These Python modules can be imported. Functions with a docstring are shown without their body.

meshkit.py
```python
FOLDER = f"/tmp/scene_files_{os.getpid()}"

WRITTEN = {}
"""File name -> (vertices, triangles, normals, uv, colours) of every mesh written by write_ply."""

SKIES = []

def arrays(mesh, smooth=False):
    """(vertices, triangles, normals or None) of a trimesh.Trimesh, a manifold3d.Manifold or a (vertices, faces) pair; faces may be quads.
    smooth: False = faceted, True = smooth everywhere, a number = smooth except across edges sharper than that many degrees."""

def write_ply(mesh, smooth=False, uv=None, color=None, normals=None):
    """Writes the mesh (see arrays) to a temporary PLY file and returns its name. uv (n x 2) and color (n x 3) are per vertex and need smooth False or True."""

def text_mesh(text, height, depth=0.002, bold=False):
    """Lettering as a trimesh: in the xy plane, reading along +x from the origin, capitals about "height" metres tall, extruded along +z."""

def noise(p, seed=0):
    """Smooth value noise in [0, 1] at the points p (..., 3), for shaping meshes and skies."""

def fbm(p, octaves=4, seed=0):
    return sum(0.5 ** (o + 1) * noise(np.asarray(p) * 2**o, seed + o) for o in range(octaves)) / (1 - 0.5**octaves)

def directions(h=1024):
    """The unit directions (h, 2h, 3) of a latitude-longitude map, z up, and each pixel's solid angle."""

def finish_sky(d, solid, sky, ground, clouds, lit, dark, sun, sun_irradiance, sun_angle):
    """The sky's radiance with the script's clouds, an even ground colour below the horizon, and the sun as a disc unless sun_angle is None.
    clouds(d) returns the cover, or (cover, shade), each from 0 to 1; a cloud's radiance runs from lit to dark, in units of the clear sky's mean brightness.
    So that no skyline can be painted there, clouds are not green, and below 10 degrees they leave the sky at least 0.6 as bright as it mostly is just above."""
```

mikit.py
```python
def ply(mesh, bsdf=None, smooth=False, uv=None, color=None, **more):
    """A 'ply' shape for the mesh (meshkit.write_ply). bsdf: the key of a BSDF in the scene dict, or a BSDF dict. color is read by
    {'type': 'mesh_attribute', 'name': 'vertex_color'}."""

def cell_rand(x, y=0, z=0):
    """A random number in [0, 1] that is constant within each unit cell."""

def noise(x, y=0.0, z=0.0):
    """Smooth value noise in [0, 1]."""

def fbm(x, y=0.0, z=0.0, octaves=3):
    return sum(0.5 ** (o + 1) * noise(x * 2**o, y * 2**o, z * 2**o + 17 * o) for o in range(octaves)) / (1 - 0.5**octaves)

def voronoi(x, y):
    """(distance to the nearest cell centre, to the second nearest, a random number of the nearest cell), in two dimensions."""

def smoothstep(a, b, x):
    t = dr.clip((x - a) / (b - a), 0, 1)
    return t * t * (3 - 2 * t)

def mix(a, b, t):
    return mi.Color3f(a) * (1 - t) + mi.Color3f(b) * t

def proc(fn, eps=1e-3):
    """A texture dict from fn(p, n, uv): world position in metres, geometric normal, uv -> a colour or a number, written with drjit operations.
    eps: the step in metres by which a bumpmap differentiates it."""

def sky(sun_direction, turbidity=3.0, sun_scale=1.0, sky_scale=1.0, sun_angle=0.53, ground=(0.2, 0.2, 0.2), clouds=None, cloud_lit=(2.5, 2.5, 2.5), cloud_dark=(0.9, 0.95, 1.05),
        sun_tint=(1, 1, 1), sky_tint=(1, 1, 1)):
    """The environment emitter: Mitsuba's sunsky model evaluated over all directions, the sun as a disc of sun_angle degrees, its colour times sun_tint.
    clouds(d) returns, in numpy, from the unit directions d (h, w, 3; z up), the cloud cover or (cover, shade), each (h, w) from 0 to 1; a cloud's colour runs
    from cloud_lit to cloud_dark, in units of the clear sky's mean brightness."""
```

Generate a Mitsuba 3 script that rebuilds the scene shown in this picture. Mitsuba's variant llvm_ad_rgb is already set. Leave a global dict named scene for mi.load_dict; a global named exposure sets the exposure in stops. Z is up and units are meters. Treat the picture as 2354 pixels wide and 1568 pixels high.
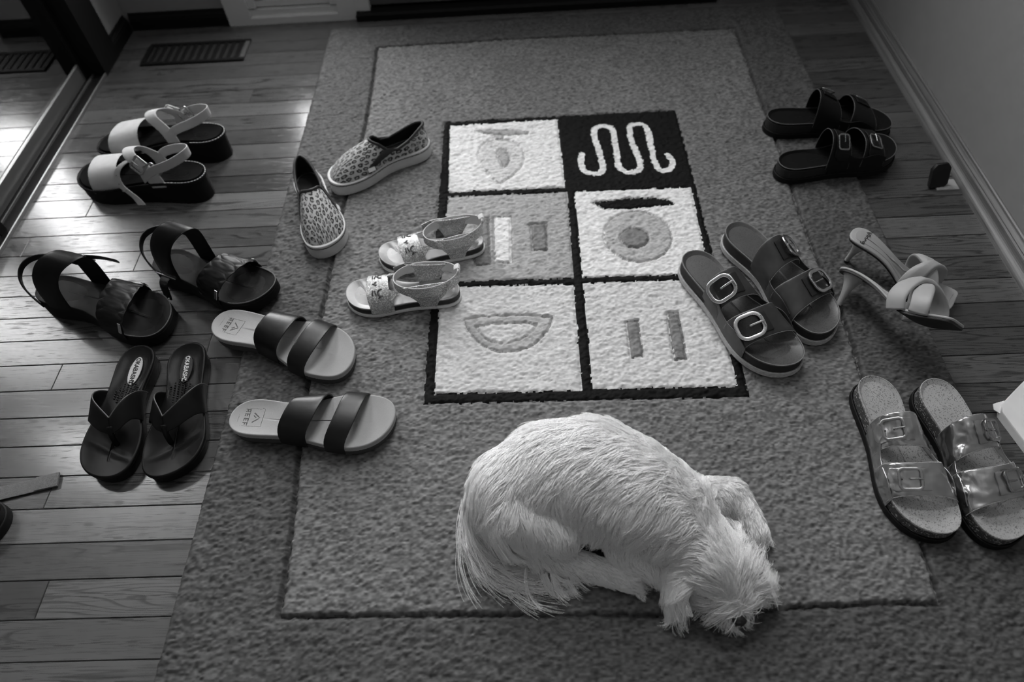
import math, random
import numpy as np, trimesh, mitsuba as mi, drjit as dr
from scipy.interpolate import splprep, splev, CubicSpline
from scipy.spatial import cKDTree
import meshkit, mikit
from mikit import noise, fbm, voronoi, cell_rand, smoothstep, mix
T = mi.ScalarTransform4f
rng = np.random.default_rng(7)
random.seed(7)

# ---------------------------------------------------------------- camera, light, exposure
scene, labels = {}, {}
exposure = -0.45
EYE = np.array([0.0, 0.0, 1.00624])
RIGHT = np.array([0.99867944, -0.01207528, -0.04993557])
DOWN = np.array([-0.03970432, -0.79823699, -0.60103351])
FWD = np.array([-0.03260277, 0.60222247, -0.79766231])
scene['camera'] = {'type': 'thinlens', 'fov': 2 * math.degrees(math.atan(1177 / 1602.44)), 'fov_axis': 'x',
                   'aperture_radius': 0.0042, 'focus_distance': 1.13, 'near_clip': 0.05, 'far_clip': 50.0,
                   'to_world': T().look_at(origin=EYE.tolist(), target=(EYE + FWD).tolist(), up=(-DOWN).tolist())}
SIDELIGHT, DOORGLASS, TRANSOM = 32.0, 22.0, 38.0


def pane_mesh(x0, x1, z0, z1, y):          # faces the room (-y)
    return trimesh.Trimesh([[x0, y, z0], [x1, y, z0], [x1, y, z1], [x0, y, z1]], [[0, 1, 2], [0, 2, 3]], process=False)


def grey(v):
    return {'type': 'rgb', 'value': [float(v)] * 3}


BACK, WALL_R, MIRROR_X = 1.938, 0.914, -1.160
scene['window_1__pane'] = mikit.ply(pane_mesh(-0.730, -0.515, 0.30, 1.15, BACK + 0.030), {'type': 'diffuse', 'reflectance': grey(0.3)},
                                    emitter={'type': 'area', 'radiance': grey(SIDELIGHT)})
scene['door_1__pane'] = mikit.ply(pane_mesh(-0.22, 0.34, 0.98, 1.70, BACK + 0.020), {'type': 'diffuse', 'reflectance': grey(0.3)},
                                  emitter={'type': 'area', 'radiance': grey(DOORGLASS)})

scene['window_2__pane'] = mikit.ply(pane_mesh(-0.36, 0.52, 2.22, 2.80, BACK + 0.020), {'type': 'diffuse', 'reflectance': grey(0.3)},
                                    emitter={'type': 'area', 'radiance': grey(TRANSOM)})

# ---------------------------------------------------------------- helpers


def numbered(key):
    if key not in scene and key not in labels and not any(k.startswith(key + '__') for k in scene):
        return key
    n = 1
    while f'{key}_{n:03d}' in scene or f'{key}_{n:03d}' in labels or any(k.startswith(f'{key}_{n:03d}__') for k in scene):
        n += 1
    return f'{key}_{n:03d}'


def tag(key, label=None, cat=None, group=None, kind=None):
    d = labels.setdefault(key, {})
    for k, v in (('label', label), ('category', cat), ('group', group), ('kind', kind)):
        if v:
            d[k] = v


def put(name, mesh, bsdf, parent=None, M=None, smooth=False, label=None, kind=None, uv=None):
    key = numbered((parent + '__' if parent else '') + name)
    v, f = (np.array(mesh.vertices, float), np.array(mesh.faces)) if hasattr(mesh, 'vertices') else (np.array(mesh[0], float), np.array(mesh[1]))
    if M is not None:
        v = v @ M[:3, :3].T + M[:3, 3]
        if np.linalg.det(M[:3, :3]) < 0:
            f = f[:, ::-1]
    scene[key] = mikit.ply(trimesh.Trimesh(v, f, process=False), bsdf, smooth=smooth, uv=uv)
    if label or kind:
        tag(key, label, None, None, kind)
    return key


class Thing:
    def __init__(self, name, label, cat, M=None, group=None):
        self.key, self.M = numbered(name), np.eye(4) if M is None else M
        tag(self.key, label, cat, group)

    def part(self, name, mesh, bsdf, parent=None, smooth=40, label=None, kind=None, M=None):
        return put(name, mesh, bsdf, parent or self.key, self.M if M is None else self.M @ M, smooth, label, kind)


def place(x, y, z=0.0, deg=0.0, flip=False, roll=0.0, pitch=0.0, s=1.0):
    """local +x turned by deg about z; roll about the local x axis, pitch about the local y axis; flip mirrors local y (a left shoe)"""
    a, r, p = np.radians(deg), np.radians(roll), np.radians(pitch)
    Rz = np.array([[np.cos(a), -np.sin(a), 0], [np.sin(a), np.cos(a), 0], [0, 0, 1]])
    Rx = np.array([[1, 0, 0], [0, np.cos(r), -np.sin(r)], [0, np.sin(r), np.cos(r)]])
    Ry = np.array([[np.cos(p), 0, np.sin(p)], [0, 1, 0], [-np.sin(p), 0, np.cos(p)]])
    M = np.eye(4)
    M[:3, :3] = Rz @ Rx @ Ry @ np.diag([s, -s if flip else s, s])
    M[:3, 3] = x, y, z
    return M


def box(x0, x1, y0, y1, z0, z1, ch=0.0):
    """a box; ch bevels its upper edges"""
    if not ch:
        m = trimesh.creation.box((x1 - x0, y1 - y0, z1 - z0))
        m.apply_translation(((x0 + x1) / 2, (y0 + y1) / 2, (z0 + z1) / 2))
        return m
    rings = [[(x0 + i, y0 + i, z), (x1 - i, y0 + i, z), (x1 - i, y1 - i, z), (x0 + i, y1 - i, z)] for i, z in ((0, z0), (0, z1 - ch), (ch, z1))]
    return loft(np.array(rings))


def loft(loops, cap=True, closed=True):
    """quads between successive loops (n, K, 3)"""
    loops = np.asarray(loops, float)
    n, K = loops.shape[:2]
    v = loops.reshape(-1, 3)
    i, j = np.meshgrid(np.arange(n - 1), np.arange(K if closed else K - 1), indexing='ij')
    a, b, c, d = i * K + j, i * K + (j + 1) % K, (i + 1) * K + (j + 1) % K, (i + 1) * K + j
    f = np.vstack([np.stack([a, b, c], -1).reshape(-1, 3), np.stack([a, c, d], -1).reshape(-1, 3)])
    if cap and closed:
        v = np.vstack([v, loops[0].mean(0), loops[-1].mean(0)])
        k = np.arange(K)
        f = np.vstack([f, np.stack([(k + 1) % K, k, 0 * k + len(v) - 2], -1), np.stack([(n - 1) * K + k, (n - 1) * K + (k + 1) % K, 0 * k + len(v) - 1], -1)])
    m = trimesh.Trimesh(v, f, process=False)
    if cap and closed and m.volume < 0:
        m.faces = m.faces[:, ::-1]
    return m


def join(*ms):
    return trimesh.util.concatenate([m for m in ms if m is not None])


def spl(pts, n, closed=False):
    """a smooth curve through the points, n samples"""
    p = np.asarray(pts, float)
    if closed:
        p = np.vstack([p, p[:1]])
    if len(p) == 2:
        return p[0] + (p[1] - p[0]) * np.linspace(0, 1, n)[:, None]
    s = np.r_[0, np.cumsum(np.linalg.norm(np.diff(p, axis=0), axis=1) ** 0.7)]
    c = CubicSpline(s, p, bc_type='periodic' if closed else 'natural')
    t = np.linspace(0, s[-1], n + 1)[:-1] if closed else np.linspace(0, s[-1], n)
    return c(t)


def spow(x, e):
    return np.sign(x) * np.abs(x) ** e


def frames(P, closed=False, up=(0, 0, 1)):
    t = np.roll(P, -1, 0) - np.roll(P, 1, 0) if closed else np.gradient(P, axis=0)
    t /= np.linalg.norm(t, axis=1, keepdims=True) + 1e-12
    up = np.broadcast_to(np.asarray(up, float), P.shape)
    a = np.cross(up, t)
    bad = np.linalg.norm(a, axis=1) < 1e-3
    a[bad] = np.cross([1.0, 0.2, 0], t[bad])
    a /= np.linalg.norm(a, axis=1, keepdims=True)
    return t, a, np.cross(t, a)


def tube(P, rx, rz=None, K=8, closed=False, up=(0, 0, 1), e=1.0):
    """a tube along P; rx across, rz along up; e<1 squares the section"""
    P = np.asarray(P, float)
    rz = rx if rz is None else rz
    t, a, b = frames(P, closed, up)
    q = np.linspace(0, 2 * np.pi, K, endpoint=False) + np.pi / K
    rx, rz = np.broadcast_to(rx, len(P))[:, None, None], np.broadcast_to(rz, len(P))[:, None, None]
    loops = P[:, None] + rx * spow(np.cos(q), e)[None, :, None] * a[:, None] + rz * spow(np.sin(q), e)[None, :, None] * b[:, None]
    if closed:
        m = loft(np.vstack([loops, loops[:1]]), cap=False)
        return m if m.volume > 0 else trimesh.Trimesh(m.vertices, m.faces[:, ::-1], process=False)
    return loft(loops)


class Band:
    """a strap between the edge curves A and B (control points), of thickness th; at(u, t) gives a point and its frame"""

    def __init__(self, A, B, th=0.0025, n=40, K=28, bulge=0.0, wob=None):
        self.A, self.B, self.th, self.n = spl(A, n), spl(B, n), th, n
        q = np.linspace(0, 2 * np.pi, K, endpoint=False)
        t, h = 0.5 - 0.5 * spow(np.cos(q), 0.45), spow(np.sin(q), 0.5) * th / 2
        N = self.normals()
        c = 4 * t * (1 - t) * bulge
        P = self.A[:, None] * (1 - t)[None, :, None] + self.B[:, None] * t[None, :, None] + N[:, None] * (h + c)[None, :, None]
        if wob is not None:
            P = P + N[:, None] * wob(np.linspace(0, 1, n)[:, None], t[None, :])[..., None]
        self.mesh = loft(P)

    def normals(self):
        du = np.gradient((self.A + self.B) / 2, axis=0)
        N = np.cross(du, self.B - self.A)
        N /= np.linalg.norm(N, axis=1, keepdims=True) + 1e-12
        return N if N[self.n // 2][2] > 0 or (abs(N[self.n // 2][2]) < 0.1 and N.sum() > 0) else -N

    def at(self, u, t=0.5, off=0.0):
        i = u * (self.n - 1)
        k = min(int(i), self.n - 2)
        w = i - k
        a, b = self.A[k] * (1 - w) + self.A[k + 1] * w, self.B[k] * (1 - w) + self.B[k + 1] * w
        N = self.normals()[k]
        ux = (self.A[k + 1] + self.B[k + 1]) - (self.A[k] + self.B[k])
        ux = ux / np.linalg.norm(ux)
        uy = np.cross(N, ux)
        F = np.eye(4)
        F[:3, 0], F[:3, 1], F[:3, 2], F[:3, 3] = ux, uy, N, a * (1 - t) + b * t + N * (self.th / 2 + off)
        return F

    def edges(self, r, lift=0.0):
        N = self.normals() * lift
        return join(tube(self.A + N, r, K=6), tube(self.B + N, r, K=6))


def rrect(w, h, r, n=6):
    pts = []
    for cx, cy, a0 in ((w / 2 - r, h / 2 - r, 0), (-w / 2 + r, h / 2 - r, 90), (-w / 2 + r, -h / 2 + r, 180), (w / 2 - r, -h / 2 + r, 270)):
        for a in np.radians(np.linspace(a0, a0 + 90, n)):
            pts.append((cx + r * np.cos(a), cy + r * np.sin(a), 0))
    return np.array(pts)


def prism(poly, z0, z1, ch=0.0):
    """a polygon (k, 2) as a slab from z0 to z1, star-shaped about its centre"""
    p = np.asarray(poly, float)[:, :2]
    c = p.mean(0)
    L = lambda q, z: np.c_[c + (p - c) * q, np.full(len(p), z)]  # noqa: E731
    d = ch / max(np.abs(p - c).max(), 1e-9)
    loops = [L(1, z0), L(1, z1 - ch), L(1 - d, z1)] if ch else [L(1, z0), L(1, z1)]
    return loft(np.array(loops))


# ---------------------------------------------------------------- materials
def mat(key, base, rough=0.5, two=True, bump=None, bscale=0.001, **kw):
    b = {'type': 'principled', 'base_color': base if isinstance(base, dict) else grey(base), 'roughness': rough, **kw}
    if bump is not None:
        b = {'type': 'bumpmap', 'arbitrary': mikit.proc(bump, 4e-4), 'scale': bscale, 'bsdf': b}
    scene[key] = {'type': 'twosided', 'bsdf': b} if two else b
    return key


def plank_tone(p, n, uv):
    tone, seed = uv.x, uv.y * 37.0
    warp = fbm(p.x * 2.2 + seed, p.y * 26.0 + seed * 3.1, 0.0, 3)
    rings = warp * (9.0 + 6.0 * noise(seed, 3.3)) + p.y * 60.0
    r = rings - dr.floor(rings)
    ring = smoothstep(0.62, 0.86, r) * (1 - smoothstep(0.9, 1.0, r)) * smoothstep(0.35, 0.65, noise(p.x * 3 + seed, p.y * 30))
    pore = smoothstep(0.60, 0.78, noise(p.x * 55.0 + seed, p.y * 800.0, seed)) * smoothstep(0.3, 0.6, noise(p.x * 5 + 3, p.y * 90 + seed))
    pore2 = smoothstep(0.64, 0.8, noise(p.x * 24.0 + seed, p.y * 1300.0, seed + 5))
    cloud = 0.80 + 0.4 * fbm(p.x * 3, p.y * 18, seed, 2)
    v = 0.23 * tone * cloud * (1 - 0.6 * ring) * (1 - 0.62 * pore) * (1 - 0.38 * pore2)
    return mi.Color3f(v, v, v)


def plank_rough(p, n, uv):
    return 0.16 + 0.16 * smoothstep(0.6, 0.8, noise(p.x * 55.0 + uv.y * 37, p.y * 800.0, uv.y * 37)) + 0.06 * fbm(p.x * 6, p.y * 12, 1.0, 2)


mat('mat_plank', mikit.proc(plank_tone), mikit.proc(plank_rough), specular=0.55)
mat('mat_black', 0.004, 0.9)
mat('mat_trim_white', 0.55, 0.4)
mat('mat_wall', mikit.proc(lambda p, n, uv: 0.20 * (0.96 + 0.08 * fbm(p.x * 40, p.y * 40, p.z * 40, 2))), 0.8)
mat('mat_ceiling', 0.45, 0.9)
mat('mat_dark_wood', mikit.proc(lambda p, n, uv: 0.085 * (0.55 + 0.9 * fbm(p.x * 160, p.y * 7, p.z * 160, 3))), 0.35)
mat('mat_base_wood', mikit.proc(lambda p, n, uv: 0.13 * (0.35 + 1.1 * fbm(p.x * 120, p.y * 6, p.z * 260, 3))), 0.38)
mat('mat_black_wood', 0.004, 0.6, specular=0.15)
scene['mat_mirror'] = {'type': 'twosided', 'bsdf': {'type': 'conductor', 'material': 'none', 'specular_reflectance': grey(0.75)}}
mat('mat_alu', 0.16, 0.35, metallic=0.7)
mat('mat_door', 0.05, 0.5)
# ---------------------------------------------------------------- the room


def struct(name, mesh, bsdf, smooth=False, parent=None, label=None):
    k = put(name, mesh, bsdf, parent, smooth=smooth, label=label)
    if not parent:
        tag(k, kind='structure')
    return k


ROOM_Y0, CEIL = -2.2, 3.1
struct('floor', box(-1.9, 1.0, ROOM_Y0, 2.05, -0.05, -0.018), 'mat_black')
U = 0.057
JOINTS = {8: [-0.971, 0.1], 11: [-0.81, 0.02], 10: [-1.069, -0.2], 16: [-0.868, 0.2], 15: [-0.603, 0.3], 1: [-0.695, 0.35], 20: [-0.791, 0.1], 23: [-0.735, 0.15]}
TONES = {8: (0.40, 0.50), 7: (0.20,), 9: (0.34,), 21: (0.50,), 22: (0.24,), 20: (0.30, 0.36), 23: (0.16, 0.34), 24: (0.30,), 11: (0.27, 0.33, 0.42), 12: (0.30, 0.19)}
for k in range(-6, 66):
    y1 = (29.118 - k) * U
    if y1 > BACK + 0.03 or y1 - U < ROOM_Y0:
        continue
    if k in JOINTS:
        cuts = JOINTS[k]
    elif k > 30:
        cuts = [rng.uniform(-0.5, 0.5)]
    else:
        cuts = [rng.uniform(-0.45, -0.2), rng.uniform(0.1, 0.5)]
    xs = [-1.17] + sorted(cuts) + [0.913]
    for i, (a, b) in enumerate(zip(xs[:-1], xs[1:])):
        tn = TONES[k][i] if k in TONES and i < len(TONES[k]) else rng.uniform(0.20, 0.36)
        g = 0.0005
        m = box(a + g * 0.6, b - g * 0.6, y1 - U + g, min(y1 - g, BACK), -0.018, rng.uniform(-0.0002, 0.0), 0.0009)
        put('plank', m, 'mat_plank', 'floor', uv=np.tile([tn, rng.uniform(0, 1)], (len(m.vertices), 1)))

struct('ceiling', box(-1.9, 1.0, ROOM_Y0, 2.05, CEIL, CEIL + 0.05), 'mat_ceiling')
struct('wall_right', box(WALL_R, WALL_R + 0.08, ROOM_Y0, 2.05, 0, CEIL), 'mat_wall')
struct('wall_front', box(-1.9, 1.0, ROOM_Y0 - 0.08, ROOM_Y0, 0, CEIL), 'mat_ceiling')
# back wall round the sidelight and the door
wall = [box(-1.9, -0.83, BACK, BACK + 0.1, 0, CEIL), box(-0.83, -0.36, BACK, BACK + 0.1, 2.12, CEIL), box(0.52, 0.56, BACK, BACK + 0.1, 2.12, CEIL), box(-0.36, 0.52, BACK, BACK + 0.1, 2.12, 2.22), box(-0.36, 0.52, BACK, BACK + 0.1, 2.80, CEIL), box(0.56, WALL_R, BACK, BACK + 0.1, 0, CEIL)]
struct('wall_back', join(*wall), 'mat_wall')
# left: closet with two mirrored sliding doors, a wall return beyond it
struct('wall_left', join(box(-1.9, -1.126, 1.80, BACK, 0, CEIL), box(-1.9, -1.126, ROOM_Y0, -0.9, 0, CEIL), box(-1.3, -1.126, -0.9, 1.80, 2.06, CEIL), box(-1.9, -1.84, -0.9, 1.80, 0, CEIL)), 'mat_wall')
struct('trim_1', join(box(-1.20, -1.112, 1.70, 1.80, 0, 2.06), box(-1.20, -1.112, -0.9, 1.80, 2.03, 2.10)), 'mat_black_wood')


def mirror_door(name, x, y0, y1):
    tag(name, kind='structure')
    put('mirror', box(x - 0.005, x, y0 + 0.02, y1 - 0.02, 0.045, 1.98), 'mat_mirror', name, label='mirror glass')
    put('bottom_rail', box(x - 0.012, x + 0.004, y0, y1, 0.004, 0.047, 0.002), 'mat_alu', name, label='aluminium bottom rail')
    put('top_rail', box(x - 0.012, x + 0.004, y0, y1, 1.975, 2.02, 0.002), 'mat_alu', name)
    put('stile', box(x - 0.012, x + 0.006, y0 - 0.001, y0 + 0.022, 0.004, 2.02, 0.002), 'mat_alu', name)
    put('stile', box(x - 0.012, x + 0.006, y1 - 0.022, y1 + 0.001, 0.004, 2.02, 0.002), 'mat_black_wood', name)


mirror_door('door_2', -1.166, 0.95, 1.705)
mirror_door('door_3', -1.138, -0.85, 1.115)
struct('trim_2', join(box(-1.116, -1.1125, -0.9, 1.70, 0.0, 0.010, 0.001), box(-1.150, -1.147, 1.118, 1.70, 0.0, 0.008)), 'mat_alu')

struct('trim_4', box(-1.186, -1.113, -0.9, 1.70, 0.0, 0.003), 'mat_black_wood')
# baseboards: a moulded board with a quarter round at the floor


def moulding(profile, path0, path1):
    """profile (k, 2): distance into the room, height"""
    p0, p1 = np.array(path0, float), np.array(path1, float)
    d = (p1 - p0) / np.linalg.norm(p1 - p0)
    out = np.array([-d[1], d[0], 0])
    pr = np.asarray(profile, float)
    loops = [[p + out * a + np.array([0, 0, b]) for a, b in pr] for p in (p0, p1)]
    return loft(np.array(loops))


PROF = [(0, 0), (0.012, 0), (0.012, 0.028), (0.010, 0.031), (0.0105, 0.034), (0.008, 0.037), (0.0055, 0.041), (0.005, 0.045), (0.003, 0.047), (0, 0.047)]
QR = [(0.012, 0)] + [(0.012 + 0.0135 * math.cos(a), 0.0165 * math.sin(a)) for a in np.linspace(0, math.pi / 2, 7)]
bb = struct('baseboard_right', moulding(PROF, (WALL_R, ROOM_Y0, 0), (WALL_R, BACK, 0)), 'mat_base_wood')
put('quarter_round', moulding(QR, (WALL_R, ROOM_Y0, 0), (WALL_R, BACK, 0)), 'mat_base_wood', bb)
bb = struct('baseboard_back', moulding(PROF, (-0.83, BACK, 0), (-1.126, BACK, 0))if False else moulding(PROF, (-0.835, BACK, 0), (-1.112, BACK, 0)), 'mat_black_wood')
struct('baseboard_left', moulding(PROF, (-1.126, BACK - 0.012, 0), (-1.126, 1.80, 0)), 'mat_black_wood')
struct('baseboard_back_right', moulding(PROF, (0.900, BACK, 0), (0.575, BACK, 0)), 'mat_black_wood')

# sidelight window beside the door: white casing, stepped panel moulding, pane above
tag('window_1', kind='structure')
put('casing', join(box(-0.83, -0.765, BACK - 0.016, BACK + 0.06, 0.0, 2.12, 0.0), box(-0.515, -0.465, BACK - 0.016, BACK + 0.06, 0.0, 2.12, 0.0), box(-0.765, -0.515, BACK - 0.016, BACK + 0.06, 2.02, 2.12)), 'mat_trim_white', 'window_1')
put('sill', box(-0.765, -0.515, BACK - 0.016, BACK + 0.06, 0.0, 0.022, 0.003), 'mat_trim_white', 'window_1')
put('panel', box(-0.765, -0.515, BACK + 0.022, BACK + 0.06, 0.022, 0.29), 'mat_trim_white', 'window_1')
for i, (ins, yy) in enumerate(((0.0, -0.006), (0.020, 0.004), (0.040, 0.012))):
    x0, x1, z0, z1, w = -0.765 + ins, -0.515 - ins, 0.022 + ins, 0.29 - ins, 0.020
    y = BACK + yy
    put('panel_moulding', join(box(x0, x1, y, BACK + 0.04, z0, z0 + w * 0.8), box(x0, x1, y, BACK + 0.04, z1 - w, z1), box(x0, x0 + w, y, BACK + 0.04, z0 + w, z1 - w), box(x1 - w, x1, y, BACK + 0.04, z0 + w, z1 - w)), 'mat_trim_white', 'window_1')
put('frame', join(box(-0.765, -0.515, BACK, BACK + 0.05, 0.29, 0.305), box(-0.765, -0.728, BACK, BACK + 0.05, 0.305, 1.15), box(-0.765, -0.515, BACK + 0.005, BACK + 0.05, 1.15, 2.02)), 'mat_trim_white', 'window_1')
# transom window over the door
tag('window_2', kind='structure')
put('frame', join(box(-0.40, 0.56, BACK - 0.012, BACK + 0.015, 2.18, 2.225), box(-0.40, 0.56, BACK - 0.012, BACK + 0.015, 2.795, 2.84), box(-0.40, -0.355, BACK - 0.012, BACK + 0.015, 2.225, 2.795), box(0.515, 0.56, BACK - 0.012, BACK + 0.015, 2.225, 2.795)), 'mat_trim_white', 'window_2')
# front door
tag('door_1', kind='structure')
put('leaf', join(box(-0.425, 0.50, BACK + 0.018, BACK + 0.06, 0.03, 0.97), box(-0.425, -0.22, BACK + 0.018, BACK + 0.06, 0.97, 2.05), box(0.34, 0.50, BACK + 0.018, BACK + 0.06, 0.97, 2.05), box(-0.22, 0.34, BACK + 0.018, BACK + 0.06, 1.70, 2.05)), 'mat_door', 'door_1')
put('glass_frame', join(box(-0.24, 0.36, BACK + 0.008, BACK + 0.02, 0.955, 0.985), box(-0.24, 0.36, BACK + 0.008, BACK + 0.02, 1.695, 1.725), box(-0.24, -0.215, BACK + 0.008, BACK + 0.02, 0.985, 1.695), box(0.335, 0.36, BACK + 0.008, BACK + 0.02, 0.985, 1.695)), 'mat_trim_white', 'door_1')
put('sweep', box(-0.425, 0.50, BACK + 0.004, BACK + 0.02, 0.030, 0.055, 0.002), 'mat_alu', 'door_1', label='metal sweep along the door bottom')
put('threshold', box(-0.465, 0.54, BACK - 0.03, BACK + 0.06, 0.0, 0.022, 0.006), 'mat_black_wood', 'door_1', label='dark threshold')
struct('trim_3', join(box(-0.465, -0.425, BACK - 0.012, BACK + 0.06, 0.022, 2.12), box(0.50, 0.56, BACK - 0.012, BACK + 0.06, 0.022, 2.12), box(-0.425, 0.50, BACK - 0.012, BACK + 0.06, 2.05, 2.12)), 'mat_trim_white')

# ---------------------------------------------------------------- the rug: one deep pile surface, its carved fields as parts
mat('mat_pile_border', mikit.proc(lambda p, n, uv: 0.052 * (0.42 + 1.16 * noise(p.x * 190, p.y * 340)) * (0.8 + 0.4 * fbm(p.x * 9, p.y * 9, 0.0, 3))), 0.74, specular=0.45)
mat('mat_pile_field', mikit.proc(lambda p, n, uv: 0.115 * (0.42 + 1.16 * noise(p.x * 190, p.y * 340)) * (0.8 + 0.4 * fbm(p.x * 8, p.y * 8, 4.0, 3))), 0.74, specular=0.45)
for key, c in (('mat_pile_black', 0.006), ('mat_pile_white', 0.66), ('mat_pile_cream', 0.54), ('mat_pile_grey', 0.32), ('mat_pile_mid', 0.17), ('mat_pile_light', 0.38), ('mat_pile_off', 0.54)):
    mat(key, mikit.proc(lambda p, n, uv, c=c: c * (0.76 + 0.48 * noise(p.x * 190, p.y * 340))), 0.75, specular=0.1 if c < 0.02 else 0.45)


def chaikin(p, k=2, closed=True):
    p = np.asarray(p, float)
    for _ in range(k):
        q = np.roll(p, -1, 0)
        p = np.stack([0.75 * p + 0.25 * q, 0.25 * p + 0.75 * q], 1).reshape(-1, 2)
    return p


def inside(poly, X, Y):
    r = np.zeros(X.shape, bool)
    lo, hi = poly.min(0), poly.max(0)
    s = (X >= lo[0]) & (X <= hi[0]) & (Y >= lo[1]) & (Y <= hi[1])
    x, y = X[s], Y[s]
    o = np.zeros(x.shape, bool)
    for (x0, y0), (x1, y1) in zip(poly, np.roll(poly, -1, 0)):
        o ^= ((y0 > y) != (y1 > y)) & (x < (x1 - x0) * (y - y0) / (y1 - y0 + 1e-15) + x0)
    r[s] = o
    return r


def path_dist(path, X, Y, reach):
    d = np.full(X.shape, 9.0)
    for a, b in zip(path[:-1], path[1:]):
        lo, hi = np.minimum(a, b) - reach, np.maximum(a, b) + reach
        s = (X >= lo[0]) & (X <= hi[0]) & (Y >= lo[1]) & (Y <= hi[1])
        if not s.any():
            continue
        p = np.stack([X[s], Y[s]], -1)
        t = np.clip(((p - a) @ (b - a)) / max((b - a) @ (b - a), 1e-12), 0, 1)
        d[s] = np.minimum(d[s], np.linalg.norm(p - a - t[:, None] * (b - a), axis=1))
    return d


RX0, RX1, RY0, RY1, STEP = -0.532, 0.693, 0.03, 1.862, 0.0022
gx, gy = np.arange(RX0, RX1 + 1e-6, STEP), np.arange(RY0, RY1 + 1e-6, STEP)
GX_, GY_ = np.meshgrid(gx, gy, indexing='ij')


def nz(fx, fy, seed, z=0.5):
    return meshkit.noise(np.stack([GX_ * fx, GY_ * fy, np.full(GX_.shape, z)], -1), seed)


JX, JY = GX_ + (nz(170, 170, 3) - 0.5) * 0.0055, GY_ + (nz(170, 170, 4) - 0.5) * 0.0055      # tufts do not end on a ruled line
SEAM = spl([(-0.374, 0.283), (-0.378, 0.40), (-0.388, 0.526), (-0.396, 0.65), (-0.398, 0.762), (-0.397, 0.945), (-0.396, 1.134), (-0.386, 1.30), (-0.381, 1.457), (-0.389, 1.751)], 90)
SEAM_R = spl([(0.537, 0.277), (0.539, 0.42), (0.542, 0.60), (0.550, 0.744), (0.546, 0.9), (0.545, 1.044), (0.552, 1.25), (0.554, 1.501), (0.557, 1.752)], 90)
SEAM_T = spl([(-0.389, 1.751), (-0.1, 1.757), (0.3, 1.754), (0.557, 1.752)], 30)
SEAM_B = spl([(-0.374, 0.283), (-0.1, 0.279), (0.2, 0.274), (0.45, 0.279), (0.537, 0.277)], 60)
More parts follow.
